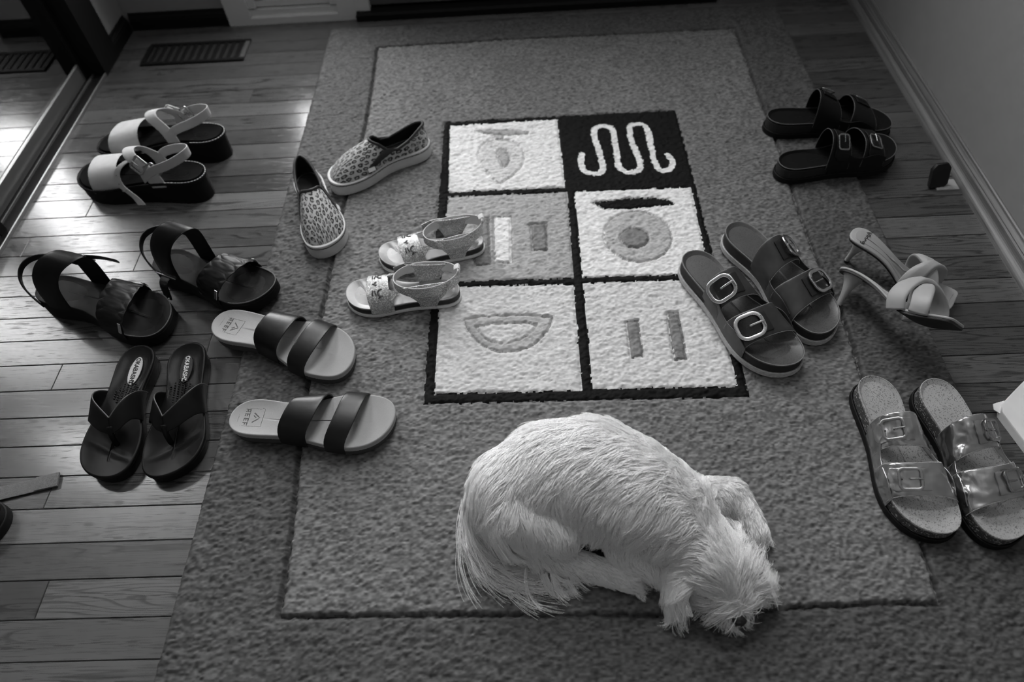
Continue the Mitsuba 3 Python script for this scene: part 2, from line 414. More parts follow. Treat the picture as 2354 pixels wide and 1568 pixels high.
field_poly = np.vstack([SEAM, SEAM_T[1:], SEAM_R[::-1][1:], SEAM_B[::-1][1:-1]])
Q = lambda *p: np.array(p, float)  # noqa: E731
REGIONS = [  # name, outline, material, part label
    ('grid', Q((-0.194, 1.407), (0.350, 1.409), (0.351, 0.616), (-0.193, 0.626)), 'mat_pile_black', 'black pile grid and frame of the hopscotch pattern'),
    ('panel', Q((-0.180, 1.393), (0.072, 1.397), (0.077, 1.157), (-0.174, 1.158)), 'mat_pile_white', None),
    ('panel', Q((-0.174, 1.143), (0.080, 1.142), (0.079, 0.896), (-0.176, 0.900)), 'mat_pile_grey', 'grey pile panel'),
    ('panel', Q((0.096, 1.141), (0.341, 1.138), (0.335, 0.891), (0.095, 0.897)), 'mat_pile_white', None),
    ('panel', Q((-0.178, 0.887), (0.077, 0.881), (0.076, 0.640), (-0.176, 0.645)), 'mat_pile_cream', None),
    ('panel', Q((0.095, 0.882), (0.340, 0.879), (0.335, 0.637), (0.093, 0.642)), 'mat_pile_cream', None),
    ('motif', chaikin([(-0.123, 1.369), (-0.101, 1.371), (-0.067, 1.366), (-0.042, 1.365), (0.004, 1.355), (0.004, 1.346), (-0.028, 1.346), (-0.067, 1.350), (-0.101, 1.359)], 1), 'mat_pile_grey', 'grey bar'),
    ('motif', Q((-0.079, 1.352), (-0.052, 1.350), (-0.055, 1.328), (-0.072, 1.330)), 'mat_pile_light', 'short grey stem'),
    ('motif', chaikin([(-0.101, 1.324), (-0.072, 1.334), (-0.033, 1.327), (-0.010, 1.294), (-0.006, 1.257), (-0.016, 1.222), (-0.060, 1.178), (-0.064, 1.178), (-0.078, 1.196), (-0.104, 1.243), (-0.114, 1.280)], 2), 'mat_pile_off', 'off white teardrop'),
    ('motif', chaikin([(-0.064, 1.299), (-0.052, 1.299), (-0.042, 1.278), (-0.039, 1.256), (-0.048, 1.233), (-0.055, 1.233), (-0.066, 1.262), (-0.069, 1.284)], 2), 'mat_pile_grey', 'grey oval in the teardrop'),
    ('motif', Q((-0.075, 1.075), (-0.040, 1.073), (-0.040, 0.944), (-0.073, 0.946)), 'mat_pile_white', 'white bar'),
    ('motif', Q((0.000, 1.049), (0.033, 1.049), (0.032, 0.974), (0.004, 0.975)), 'mat_pile_mid', 'dark grey bar'),
    ('motif', Q((-0.112, 1.074), (-0.085, 1.076), (-0.082, 0.941), (-0.112, 0.943)), 'mat_pile_mid', 'dark grey bar'),
    ('motif', chaikin([(0.127, 1.108), (0.153, 1.105), (0.181, 1.112), (0.233, 1.114), (0.276, 1.108), (0.298, 1.095), (0.297, 1.087), (0.260, 1.086), (0.195, 1.082), (0.152, 1.085), (0.140, 1.096)], 1), 'mat_pile_black', 'black brow'),
    ('motif', Q(*[(0.2135 + 0.067 * math.cos(a), 1.002 + 0.071 * math.sin(a)) for a in np.linspace(0, 2 * math.pi, 48, endpoint=False)]), 'mat_pile_light', 'grey disc'),
    ('motif', Q(*[(0.2065 + 0.028 * math.cos(a), 0.997 + 0.027 * math.sin(a)) for a in np.linspace(0, 2 * math.pi, 32, endpoint=False)]), 'mat_pile_mid', 'dark grey centre of the disc'),
    ('motif', chaikin([(-0.135, 0.814), (0.034, 0.809), (0.030, 0.783), (0.013, 0.755), (-0.007, 0.737), (-0.037, 0.728), (-0.074, 0.730), (-0.101, 0.749), (-0.120, 0.776)], 1), 'mat_pile_light', 'grey half ring'),
    ('motif', chaikin([(-0.111, 0.794), (0.007, 0.792), (-0.002, 0.775), (-0.021, 0.757), (-0.051, 0.745), (-0.074, 0.748), (-0.097, 0.768)], 1), 'mat_pile_cream', 'cream centre of the half ring'),
    ('motif', Q((0.166, 0.786), (0.188, 0.787), (0.188, 0.706), (0.167, 0.705)), 'mat_pile_mid', 'dark grey bar'),
    ('motif', Q((0.243, 0.803), (0.264, 0.803), (0.261, 0.698), (0.239, 0.697)), 'mat_pile_mid', 'dark grey bar'),
]
WAVE = spl([(0.121, 1.262), (0.116, 1.230), (0.126, 1.201), (0.157, 1.198), (0.162, 1.223), (0.159, 1.267), (0.153, 1.335), (0.163, 1.358), (0.190, 1.356), (0.197, 1.324), (0.197, 1.249), (0.204, 1.200), (0.234, 1.195), (0.244, 1.217), (0.241, 1.253), (0.234, 1.337), (0.243, 1.360), (0.267, 1.357), (0.275, 1.333), (0.275, 1.265), (0.278, 1.214), (0.289, 1.194), (0.305, 1.198), (0.314, 1.219), (0.307, 1.246)], 200)
region = np.zeros(GX_.shape, int)
region[inside(field_poly, JX, JY)] = 1
groove = np.zeros(GX_.shape)


def carve(path, w, depth):
    global groove
    d = path_dist(np.asarray(path), JX, JY, 4 * w)
    groove = np.maximum(groove, depth * np.exp(-(d / w) ** 2))


for s in (SEAM, SEAM_T, SEAM_R, SEAM_B):
    carve(s, 0.0032, 0.0095)
for i, (nm, poly, m, lb) in enumerate(REGIONS):
    region[inside(poly, JX, JY)] = 2 + i
    ring_ = np.vstack([poly, poly[:1]])
    carve(ring_, 0.0022, 0.0050 if nm == 'motif' else 0.0030)
region[path_dist(WAVE, JX, JY, 0.02) < 0.0068] = 2 + len(REGIONS)
REGIONS.append(('motif', None, 'mat_pile_white', 'white wavy line on the black square'))
PILE = 0.0115
clump = (nz(110, 220, 11) - 0.5) * 0.0050 + (nz(270, 330, 12) - 0.5) * 0.0036 + (nz(60, 75, 13) - 0.5) * 0.0026 + (nz(14, 16, 14) - 0.5) * 0.002
edge = np.minimum.reduce([GX_ - RX0, RX1 - GX_, RY1 - GY_, GY_ - RY0]) + (nz(120, 120, 15) - 0.5) * 0.003
drop = np.sqrt(np.clip(1 - (1 - np.clip(edge / 0.010, 0, 1)) ** 2, 0, 1))
RZ = np.maximum((PILE + clump - groove) * drop, 0.0004)
RV = np.stack([GX_ + (nz(120, 120, 16) - 0.5) * 0.0016, GY_ + (nz(120, 120, 17) - 0.5) * 0.0016, RZ], -1).reshape(-1, 3)
ni, nj = GX_.shape
ii, jj = np.meshgrid(np.arange(ni - 1), np.arange(nj - 1), indexing='ij')
v00, v10, v11, v01 = ii * nj + jj, (ii + 1) * nj + jj, (ii + 1) * nj + jj + 1, ii * nj + jj + 1
cell = region[:-1, :-1].ravel()
QF = np.stack([v00, v10, v11, v01], -1).reshape(-1, 4)
rug = 'rug'
tag(rug, 'grey deep pile rug with a black framed hopscotch pattern of six panels', 'rug')


def rug_part(idx, name, m, label):
    q = QF[cell == idx]
    f = np.vstack([q[:, [0, 1, 2]], q[:, [0, 2, 3]]])
    u, inv = np.unique(f, return_inverse=True)
    put(name, (RV[u], inv.reshape(-1, 3)), m, rug, smooth=True, label=label)


rug_part(0, 'border', 'mat_pile_border', 'darker grey border outside the carved seam')
rug_part(1, 'field', 'mat_pile_field', None)
for i, (nm, poly, m, lb) in enumerate(REGIONS):
    rug_part(2 + i, nm, m, lb)
put('backing', box(RX0 + 0.004, RX1 - 0.004, RY0, RY1 - 0.004, 0.0, 0.0012), 'mat_black', rug, label='backing under the pile')


def rug_z(x, y):
    i, j = int(np.clip((x - RX0) / STEP, 0, ni - 1)), int(np.clip((y - RY0) / STEP, 0, nj - 1))
    return RZ[i, j] if RX0 < x < RX1 else 0.0
# ---------------------------------------------------------------- footwear
FOOT = [(0, 0), (0.015, -0.065), (0.06, -0.105), (0.14, -0.125), (0.28, -0.128), (0.45, -0.138), (0.62, -0.172), (0.74, -0.185), (0.85, -0.165), (0.93, -0.115), (0.98, -0.045),
        (1.0, 0.04), (0.985, 0.11), (0.94, 0.155), (0.86, 0.178), (0.74, 0.183), (0.62, 0.158), (0.48, 0.112), (0.34, 0.102), (0.2, 0.118), (0.1, 0.112), (0.03, 0.07)]   # a right foot, heel at 0, toe at 1, big toe at +y


class Last:
    """an outline of length L and what is read from it: half widths, spine, and closed slabs that follow it"""

    def __init__(self, L, wide=1.0, pts=FOOT, n=96):
        p = np.array(pts, float) * (L, L * wide)
        self.L, self.o = L, spl(p, n, closed=True)
        xs = np.linspace(self.o[:, 0].min(), self.o[:, 0].max(), 200)
        d = spl(p, 1200, closed=True)
        hi = [d[np.abs(d[:, 0] - x) < L * 0.012][:, 1].max(initial=-9) for x in xs]
        lo = [d[np.abs(d[:, 0] - x) < L * 0.012][:, 1].min(initial=9) for x in xs]
        self.xs, self.hi, self.lo = xs, np.array(hi), np.array(lo)

    def yl(self, x):
        return np.interp(x, self.xs, self.hi)

    def yr(self, x):
        return np.interp(x, self.xs, self.lo)

    def yc(self, x):
        return (self.yl(x) + self.yr(x)) / 2

    def ring(self, q, out=0.0):
        L = self.L
        s = np.clip(self.o[:, 0], 0.13 * L, 0.87 * L)
        sp = np.stack([s, self.yc(s)], -1)
        v = self.o - sp
        return sp + v * (q + out / (np.linalg.norm(v, axis=1, keepdims=True) + 1e-9))

    def slab(self, zb, zt, r=0.002, out=0.0, foot=None, rb=None, steps=(0.97, 0.9, 0.8, 0.65, 0.5, 0.35, 0.2, 0.1, 0.03)):
        """from zb(x) to zt(x) (numbers or functions); foot(x, y, q) is added on the upper face, q = 1 at its rim"""
        fb, ft = (f if callable(f) else (lambda x, f=f: 0 * x + f) for f in (zb, zt))
        rb = r if rb is None else rb
        loops = []

        def add(q, o, z):
            p = self.ring(q, o)
            loops.append(np.c_[p, z(p[:, 0], p[:, 1])])
        for q in (0.0, 0.5, 0.9):
            add(q, out - rb, lambda x, y: fb(x))
        for a in np.linspace(0, np.pi / 2, 4):
            add(1, out - rb * (1 - np.sin(a)), lambda x, y: fb(x) + rb * (1 - np.cos(a)))
        for a in np.linspace(0, np.pi / 2, 4):
            add(1, out - r * (1 - np.cos(a)), lambda x, y: ft(x) - r * (1 - np.sin(a)) + (foot(x, y, 1.0 + 0 * x) if foot else 0))
        for q in steps:
            add(q, (out - r) * q, lambda x, y: ft(x) + (foot(x, y, q + 0 * x) if foot else 0))
        m = loft(np.array(loops))
        return m

    def q(self, x, y):
        """how far the points lie from the spine (0) towards the rim (1)"""
        sx = np.clip(x, 0.13 * self.L, 0.87 * self.L)
        sy = self.yc(sx)
        a = np.arctan2(y - sy, x - sx)
        o = self.o - np.c_[np.clip(self.o[:, 0], 0.13 * self.L, 0.87 * self.L), self.yc(np.clip(self.o[:, 0], 0.13 * self.L, 0.87 * self.L))]
        oa = np.arctan2(o[:, 1], o[:, 0])
        end = np.abs(x - sx) > 1e-9
        i = np.abs(np.angle(np.exp(1j * (a[:, None] - oa[None])))+ 9 * (np.sign(self.o[None, :, 0] - 0.5 * self.L) != np.sign(sx[:, None] - 0.5 * self.L))).argmin(1)
        r = np.where(end, np.linalg.norm(o[i], axis=1), np.where(y > sy, self.yl(x) - sy, sy - self.yr(x)))
        return np.clip(np.hypot(x - sx, y - sy) / r, 0, 1)

    def drape(self, mesh, F, zt, foot, off=0.0):
        """the flat mesh, moved by F, laid on the footbed"""
        m = mesh.copy()
        v = m.vertices @ F[:3, :3].T + F[:3, 3] * (1, 1, 0)
        v[:, 2] += zt(v[:, 0]) + foot(v[:, 0], v[:, 1], self.q(v[:, 0], v[:, 1])) + off
        return trimesh.Trimesh(v, m.faces if np.linalg.det(F[:3, :3]) > 0 else m.faces[:, ::-1], process=False)

    def arch(self, xl, xr, xa, za, zl, zr=None, out=0.002, ca=0.0, n=9, flat=0.75, wide=1.0):
        """points of a strap edge from the +y side to the -y side of the sole over an apex at xa, za"""
        zr = zl if zr is None else zr
        pts = []
        for a in np.linspace(0, np.pi, n):
            w = np.cos(a)
            t = (1 - w) / 2
            x = xl * (1 - t) ** 2 + 2 * t * (1 - t) * (2 * xa - (xl + xr) / 2) + xr * t ** 2
            side = (self.yl(x) + out) if w > 0 else -(self.yr(x) - out)
            s = np.sin(a) ** flat
            pts.append((x, ca * s + spow(w, 0.85) * side * wide, (zl if w > 0 else zr) * (1 - s) + za * s))
        return pts


def footbed(L, cup=0.006, toe=0.004, bar=0.0035, arch=0.005):
    def f(x, y, q):
        t = x / L
        heel = np.exp(-((t - 0.17) / 0.2) ** 2)
        d = -cup * heel * (1 - q ** 3) - toe * np.exp(-((t - 0.80) / 0.14) ** 2) * (1 - q ** 3) - 0.0018 * (1 - q ** 3)
        d = d + bar * np.exp(-((t - 0.80 - 0.5 * (y / L)) / 0.02) ** 2) * (1 - q ** 4)
        return d + arch * np.exp(-((t - 0.42) / 0.12) ** 2) * np.clip(y / L / 0.1, 0, 1) * (1 - q ** 6)
    return f


def hollow(d, e=5):
    """the upper face of a layer under a footbed, sunk inside its rim so that it stays below the footbed"""
    return lambda x, y, q: -d * (1 - q ** e)


def buckle(th, key, band, u, t, w, h, wire=0.0016, mat_='mat_chrome', roundness=0.4, prong=True, lift=0.0015, deg=180.0, gap=True):
    """a framed buckle with a prong on the band at (u, t)"""
    F = band.at(u, t, lift)
    a = np.radians(deg)
    R = np.eye(4)
    R[:2, :2] = [[np.cos(a), -np.sin(a)], [np.sin(a), np.cos(a)]]
    F = F @ R
    path = rrect(w, h, min(w, h) * roundness)
    fr = tube(path, wire * 1.3, wire * 0.8, K=8, closed=True, e=0.7)
    b = th.part('buckle', fr, mat_, M=F, label='metal buckle frame')
    if prong:
        p = tube(spl([(-w * 0.02, 0, wire * 1.2), (w * 0.25, 0, wire * 1.7), (w * 0.53, 0, wire * 1.1)], 6), wire * 0.75, K=8)
        th.part('prong', p, mat_, parent=b, M=F)
    return b, F


def lettering(text, h, depth=0.0004, bold=True):
    m = meshkit.text_mesh(text, h, depth, bold)
    lo, hi = m.bounds
    m.apply_translation(-(lo + hi) / 2 * (1, 1, 0))
    return m


def turned(x, y, z, deg, flipx=False):
    a = np.radians(deg)
    F = np.eye(4)
    F[:2, :2] = [[np.cos(a), -np.sin(a)], [np.sin(a), np.cos(a)]]
    F[:3, 3] = x, y, z
    return F


def shoe_frame(heel, toe, z=0.0, **k):
    d = np.subtract(toe, heel)
    return place(heel[0], heel[1], z, math.degrees(math.atan2(d[1], d[0])), **k), float(np.hypot(*d))


scene['mat_chrome'] = {'type': 'twosided', 'bsdf': {'type': 'roughconductor', 'material': 'none', 'specular_reflectance': grey(0.85), 'alpha': 0.12}}
scene['mat_chrome_dark'] = {'type': 'twosided', 'bsdf': {'type': 'roughconductor', 'material': 'none', 'specular_reflectance': grey(0.45), 'alpha': 0.18}}
grain = lambda s: (lambda p, n, uv: fbm(p.x * s, p.y * s, p.z * s, 2))  # noqa: E731
mat('mat_slide_foam', mikit.proc(lambda p, n, uv: 0.31 * (0.95 + 0.1 * noise(p.x * 900, p.y * 900, p.z * 900))), 0.75)
mat('mat_slide_side', 0.045, 0.7)
mat('mat_slide_strap', 0.006, 0.36, specular=0.4)
mat('mat_ink', 0.012, 0.8)
mat('mat_pressed', 0.07, 0.8)
RUG_TOP = 0.0125

# --- two pairs of slides and thong sandals, nearest on the left


def slide(label, heel, toe, left, strap_shift=0.0):
    M, L = shoe_frame(heel, toe, RUG_TOP, flip=left)
    s = Thing('slide_sandal', label, 'sandal', M)
    la = Last(L, 1.02)
    zt = lambda x: 0.030 - 0.008 * np.clip(x / L - 0.35, 0, 1)  # noqa: E731
    s.part('outsole', la.slab(0.0, lambda x: zt(x) - 0.012, 0.003, out=-0.002, foot=hollow(0.006)), 'mat_slide_side')
    s.part('footbed', la.slab(lambda x: zt(x) - 0.012, zt, 0.0022, foot=footbed(L, 0.004, 0.002, 0.0, 0.004)), 'mat_slide_foam', smooth=50, label='pale grey moulded footbed')
    u = L / 0.27
    p = ((0.375, 0.41, 0.545, 0.58), (0.635, 0.67, 0.755, 0.79)) if left else ((0.43, 0.335, 0.60, 0.50), (0.70, 0.615, 0.825, 0.735))
    b1, b2 = (Band(la.arch(a * L, b * L, (a + b) / 2 * L + 0.02 * L, z0 * u, 0.012, out=0.0015), la.arch(c * L, e * L, (c + e) / 2 * L + 0.025 * L, z1 * u, 0.010, out=0.0015), 0.003) for (a, b, c, e), z0, z1 in zip(p, (0.068, 0.056), (0.061, 0.050)))
    s.part('strap', b1.mesh, 'mat_slide_strap', smooth=60, label='wide black strap')
    s.part('strap', b2.mesh, 'mat_slide_strap', smooth=60, label='narrow black strap')
    # the pressed logo: a box with a peak over four letters
    fb = footbed(L, 0.004, 0.002, 0.0, 0.004)
    lay = lambda m, x, turn: la.drape(m, turned(x, 0.0, 0.0, turn) @ (np.diag([-1.0 if left and turn else 1.0, 1, 1, 1])), zt, fb, -0.0001)  # noqa: E731
    tx = join(*[lettering(c, 0.0075, 0.0005).apply_translation((dx, 0, 0)) for c, dx in zip('REEF', (-0.0125, -0.0045, 0.004, 0.012))])
    s.part('logo', lay(tx, 0.098 * L, -90), 'mat_pressed', label='pressed brand letters')
    fr = tube(rrect(0.040, 0.033, 0.0006, 2).repeat(1, 0), 0.00045, K=4, closed=True)
    dense = spl(np.vstack([np.linspace(p_, q_, 8)[:-1] for p_, q_ in zip([(-0.02, -0.0165), (0.02, -0.0165), (0.02, 0.0165), (-0.02, 0.0165)], [(0.02, -0.0165), (0.02, 0.0165), (-0.02, 0.0165), (-0.02, -0.0165)])]) @ np.array([[1, 0, 0], [0, 1, 0]]), 60, closed=True)
    s.part('logo_frame', lay(join(tube(dense, 0.00045, K=5, closed=True), tube(np.linspace((-0.0035, -0.0165, 0), (-0.0035, 0.0165, 0), 12), 0.00045, K=5)), 0.105 * L + 0.0055, 0), 'mat_pressed')
    tri = join(tube(np.array([(0.0035, -0.009, 0), (0.009, -0.0045, 0), (0.0145, 0.0, 0), (0.009, 0.0045, 0), (0.0035, 0.009, 0)], float), 0.0012, 0.0004, K=6), tube(np.array([(0.0035, 0.004, 0), (0.006, 0.002, 0), (0.0085, 0.0, 0)]), 0.001, 0.0004, K=6))
    s.part('logo_peak', lay(tri, 0.105 * L + 0.0055, 0), 'mat_pressed')
    return s


slide('pale grey slide sandal with two black straps, upper of the pair at the rug edge', (-0.584, 0.803), (-0.314, 0.708), True)
slide('pale grey slide sandal with two black straps, the one lying wholly on the rug', (-0.505, 0.598), (-0.233, 0.577), False)

mat('mat_thong', mikit.proc(lambda p, n, uv: 0.006 * (0.7 + 0.6 * fbm(p.x * 60, p.y * 60, 0.0, 3))), 0.42, specular=0.12)
mat('mat_thong_edge', 0.030, 0.5)
mat('mat_badge_light', 0.35, 0.5)
mat('mat_print_white', 0.55, 0.6)


def thong(label, heel, toe, left, badge, letters):
    M, L = shoe_frame(heel, toe, 0.0, flip=left)
    s = Thing('thong_sandal', label, 'sandal', M)
    la = Last(L, 1.04)
    zt = lambda x: 0.036 - 0.016 * np.clip(x / L - 0.15, 0, 0.6)  # noqa: E731
    s.part('sole', la.slab(0.0, lambda x: zt(x) - 0.008, 0.004, out=-0.003, foot=hollow(0.012)), 'mat_thong')
    s.part('footbed', la.slab(lambda x: zt(x) - 0.009, zt, 0.003, foot=footbed(L, 0.008, 0.006, 0.004, 0.006)), 'mat_thong', smooth=50)
    post = np.array([0.755 * L, 0.028 * L, 0.022])
    top = post + (0, 0, 0.030)
    for sg in (1, -1):
        y0 = la.yl(0.42 * L) if sg > 0 else la.yr(0.40 * L)
        e = (0.42 if sg > 0 else 0.40) * L
        A = [(e - 0.06 * L, y0 * 1.02, 0.018), (e + 0.00 * L, y0 * 1.10, 0.046), (e + 0.10 * L, y0 * 0.88, 0.066), (0.585 * L, y0 * 0.45 + post[1] * 0.5, 0.066), (0.655 * L, post[1], 0.062)]
        y1 = la.yl(0.62 * L) if sg > 0 else la.yr(0.60 * L)
        B = [(e + 0.13 * L, y0 * 1.02, 0.014), (e + 0.19 * L, y1 * 1.0, 0.030), (0.63 * L, y1 * 0.82, 0.044), (0.705 * L, y1 * 0.40 + post[1] * 0.6, 0.047), (0.735 * L, post[1], 0.044)]
        b = Band(A, B, 0.0032, n=36)
        k = s.part('strap', b.mesh, 'mat_thong', smooth=60)
        s.part('strap_rim', tube(b.A, 0.0012, K=6), 'mat_thong_edge', parent=k)
    s.part('toe_post', tube(spl([(0.70 * L, post[1], 0.054), (0.735 * L, post[1], 0.040), tuple(post - (0, 0, 0.006))], 10), 0.0048, 0.0036, K=10), 'mat_thong', smooth=True)
    q = np.linspace(0, 2 * np.pi, 28, endpoint=False)
    bz = 0.0315
    bk = s.part('badge', prism(np.c_[0.030 * np.cos(q), 0.0105 * np.sin(q)], 0, 0.0012, 0.0004), badge, M=turned(0.205 * L, 0, bz - 0.0035, 0), label='oval badge on the heel')
    F = turned(0.205 * L, 0, bz - 0.0022, 0)
    s.part('badge_lettering', lettering('OKABASHI', 0.0075, 0.0004), letters, parent=bk, M=F @ np.diag([1, -1.0 if left else 1, 1, 1]))
    # raised massage beads on the instep
    beads = []
    for i in range(12):
        for j in range(7):
            x, y = (0.30 + 0.018 * i + 0.009 * (j % 2)) * L, (-0.075 + 0.024 * j) * L
            if abs(x / L - 0.40) / 0.12 + abs(y / L) / 0.1 < 1.1:
                m = trimesh.creation.icosphere(1, 0.0017)
                m.apply_scale((1, 1, 0.6))
                m.apply_translation((x, y, zt(np.array(x)) - 0.0015 + 0.003 * max(y / L / 0.1, 0)))
                beads.append(m)
    k = s.part('massage_bead', join(*beads), 'mat_thong', smooth=True, kind='stuff')
    return s


thong('black thong sandal with a pale oval heel badge on the floorboards', (-0.706, 0.758), (-0.700, 0.500), False, 'mat_badge_light', 'mat_ink')
thong('black thong sandal with a black lettered heel badge on the floorboards', (-0.620, 0.759), (-0.588, 0.500), True, 'mat_ink', 'mat_print_white')

# --- buckled two strap sandals (brown leather, silver, black)
mat('mat_leather', mikit.proc(lambda p, n, uv: 0.030 * (0.55 + 0.9 * fbm(p.x * 45, p.y * 45, p.z * 45, 3))), 0.42, specular=0.5)
mat('mat_leather_bed', mikit.proc(lambda p, n, uv: 0.050 * (0.65 + 0.7 * fbm(p.x * 35, p.y * 35, p.z * 35, 3)) * (1 - 0.25 * smoothstep(0.6, 0.75, noise(p.x * 700, p.y * 700)))), 0.40, specular=0.5)
mat('mat_leather_dark', 0.012, 0.28)
mat('mat_leather_cut', 0.16, 0.8)
mat('mat_midsole_black', 0.012, 0.8)
mat('mat_sole_grey', mikit.proc(lambda p, n, uv: 0.42 * (0.8 + 0.4 * noise(p.x * 300, p.y * 300, p.z * 300))), 0.8)
mat('mat_silver', mikit.proc(lambda p, n, uv: 0.52 * (0.6 + 0.8 * fbm(p.x * 60, p.y * 60, p.z * 60, 2))), 0.20, metallic=0.95, bump=lambda p, n, uv: fbm(p.x * 70, p.y * 70, p.z * 70, 2), bscale=0.004)
mat('mat_suede_light', mikit.proc(lambda p, n, uv: 0.33 * (0.75 + 0.5 * fbm(p.x * 30, p.y * 30, 0.0, 3)) * (1 - 0.55 * smoothstep(0.66, 0.80, noise(p.x * 900, p.y * 700)))), 0.85)
mat('mat_cork', mikit.proc(lambda p, n, uv: 0.035 + 0.30 * smoothstep(0.64, 0.78, noise(p.x * 480, p.y * 480, p.z * 480))), 0.8)
mat('mat_cork_dark', 0.05, 0.9)
mat('mat_black_leather', 0.003, 0.55, specular=0.3)
mat('mat_black_bed', 0.004, 0.9, specular=0.15)
mat('mat_black_cut', 0.07, 0.6)
mat('mat_rubber_black', 0.005, 0.65, specular=0.2)


def two_strap(name, label, heel, toe, left, look, z=0.0, tall=1.0, bw=0.036, bh=0.030, wire=0.0021, tip=False, roundness=0.36, brand=None, roll=0.0, wide=0.95, bu=0.64, worn=False):
    M, L = shoe_frame(heel, toe, z, flip=left, roll=roll)
    s = Thing(name, label, 'sandal', M)
    la = Last(L, wide)
    up, bed, cut, mid, sole, metal = look
    zt = lambda x: 0.036 - 0.010 * np.clip(x / L - 0.2, 0, 0.55)  # noqa: E731
    s.part('outsole', la.slab(0.0, 0.0125, 0.0016, out=0.0035, foot=hollow(0.006)), sole, label='outsole')
    s.part('midsole', la.slab(0.0105, lambda x: zt(x) - 0.004, 0.0015, foot=hollow(0.0135)), mid)
    s.part('footbed', la.slab(lambda x: zt(x) - 0.004, zt, 0.0016, foot=footbed(L, 0.010, 0.005, 0.005, 0.006)), bed, smooth=50, label='footbed')
    rim = la.ring(1.0, -0.0006)
    s.part('rim', tube(np.c_[rim, zt(rim[:, 0]) + 0.0002], 0.0010, K=6, closed=True), cut)
    u = tall * L / 0.26
    if worn:
        g, specks = np.random.default_rng(3), []
        for _ in range(26):
            x, y = g.normal(0.15, 0.035) * L, g.normal(0.0, 0.022) * L
            m = trimesh.creation.icosphere(1, 0.0012 * g.uniform(0.5, 1.3))
            m.apply_scale((1, 1, 0.35))
            m.apply_translation((x, y, zt(x) + float(footbed(L, 0.010, 0.005, 0.005, 0.006)(x, y, 0.3))))
            specks.append(m)
        s.part('wear_speck', join(*specks), 'mat_cork_dark', kind='stuff', label='dark worn specks on the heel')
    # side panels joining the straps low along the sole
    for sg in (1, -1):
        x = np.linspace(0.36, 0.80, 9) * L
        y = la.yl(x) if sg > 0 else la.yr(x)
        hgt = np.array([0.050, 0.052, 0.050, 0.043, 0.040, 0.042, 0.045, 0.042, 0.034]) * u
        A = np.c_[x, y + sg * 0.0016, np.full(9, 0.0125)]
        B = np.c_[x, y * (1 - 0.02) + sg * 0.0012, np.maximum(hgt, 0.03)]
        s.part('side_panel', Band(A, B, 0.0022, n=30, K=20).mesh, up, smooth=50)
    straps = ((0.335, 0.52, 0.43, 0.080, 0.55, 0.060, 0.56), (0.60, 0.80, 0.60, 0.063, 0.77, 0.046, 0.80))
    for i, (a0, a1, _, za, _, zb, _) in enumerate(straps):
        A = la.arch((a0 + 0.02) * L, a0 * L, (a0 + 0.025 + 0.02 * i) * L, za * u, 0.026, out=0.0022)
        B = la.arch((a1 + 0.035) * L, (a1 - 0.01) * L, (a1 + 0.01) * L, zb * u, 0.022, out=0.0022)
        b = Band(A, B, 0.0028, n=48)
        k = s.part('strap', b.mesh, up, smooth=55)
        for ed in (b.A, b.B):
            s.part('strap_edge', tube(ed, 0.0008, K=6), cut, parent=k, smooth=True)
        # the tongue that runs through the buckle lies on the outer side
        A2, B2 = b.at, None
        us = np.linspace(0.46, 0.86, 9)
        c0, c1 = 0.16, 0.86
        A2 = [b.at(w, c0, 0.0016)[:3, 3] for w in us]
        B2 = [b.at(w, c1, 0.0016)[:3, 3] for w in us]
        A2[-1], B2[-1] = b.at(0.875, 0.34, 0.0016)[:3, 3], b.at(0.875, 0.68, 0.0016)[:3, 3]
        b2 = Band(A2, B2, 0.0024, n=30, K=20)
        tk = s.part('tongue', b2.mesh, 'mat_leather_dark' if up == 'mat_leather' else up, smooth=50, label='strap end threaded through the buckle')
        holes = [prism(np.c_[0.0013 * np.cos(np.linspace(0, 6.28, 9)[:-1]), 0.0013 * np.sin(np.linspace(0, 6.28, 9)[:-1])], 0, 0.0003) for _ in range(3)]
        for hh, w in zip(holes, (0.25, 0.42, 0.62)):
            hh.apply_transform(b2.at(w, 0.5, 0.0002))
        s.part('hole', join(*holes), 'mat_ink', parent=tk)
        bk, F = buckle(s, 'b', b, bu, 0.5, bw, bh, wire, metal, roundness=roundness, lift=0.0042)
        if brand:
            s.part('buckle_lettering', lettering(brand, 0.0022, 0.0003), 'mat_ink', parent=bk, M=F @ turned(bw / 2 * (1 if left else 1), 0, wire * 0.8, 90 if not left else -90) @ np.diag([1, -1.0 if left else 1.0, 1, 1]))
    return s


BROWN = ('mat_leather', 'mat_leather_bed', 'mat_leather_cut', 'mat_midsole_black', 'mat_sole_grey', 'mat_chrome')
SILVER = ('mat_silver', 'mat_suede_light', 'mat_suede_light', 'mat_cork', 'mat_rubber_black', 'mat_chrome_dark')
BLACK = ('mat_black_leather', 'mat_black_bed', 'mat_black_cut', 'mat_midsole_black', 'mat_rubber_black', 'mat_chrome_dark')
two_strap('buckle_sandal', 'dark leather sandal with two big chrome buckles, standing half on the white panel', (0.296, 0.915), (0.419, 0.652), False, BROWN, RUG_TOP + 0.002, brand='BIRKENSTOCK', bw=0.044, bh=0.039, wire=0.0025, bu=0.68, wide=0.92)
two_strap('buckle_sandal', 'dark leather sandal with two big chrome buckles, behind its mate on the plain rug', (0.386, 0.984), (0.510, 0.724), True, BROWN, RUG_TOP + 0.002, brand='BIRKENSTOCK', bw=0.044, bh=0.039, wire=0.0025, bu=0.68, wide=0.92)
two_strap('silver_sandal', 'metallic silver two strap sandal on the rug with a clean speckled footbed', (0.539, 0.624), (0.549, 0.362), False, SILVER, RUG_TOP, bw=0.029, bh=0.029, wire=0.0016, roundness=0.2)
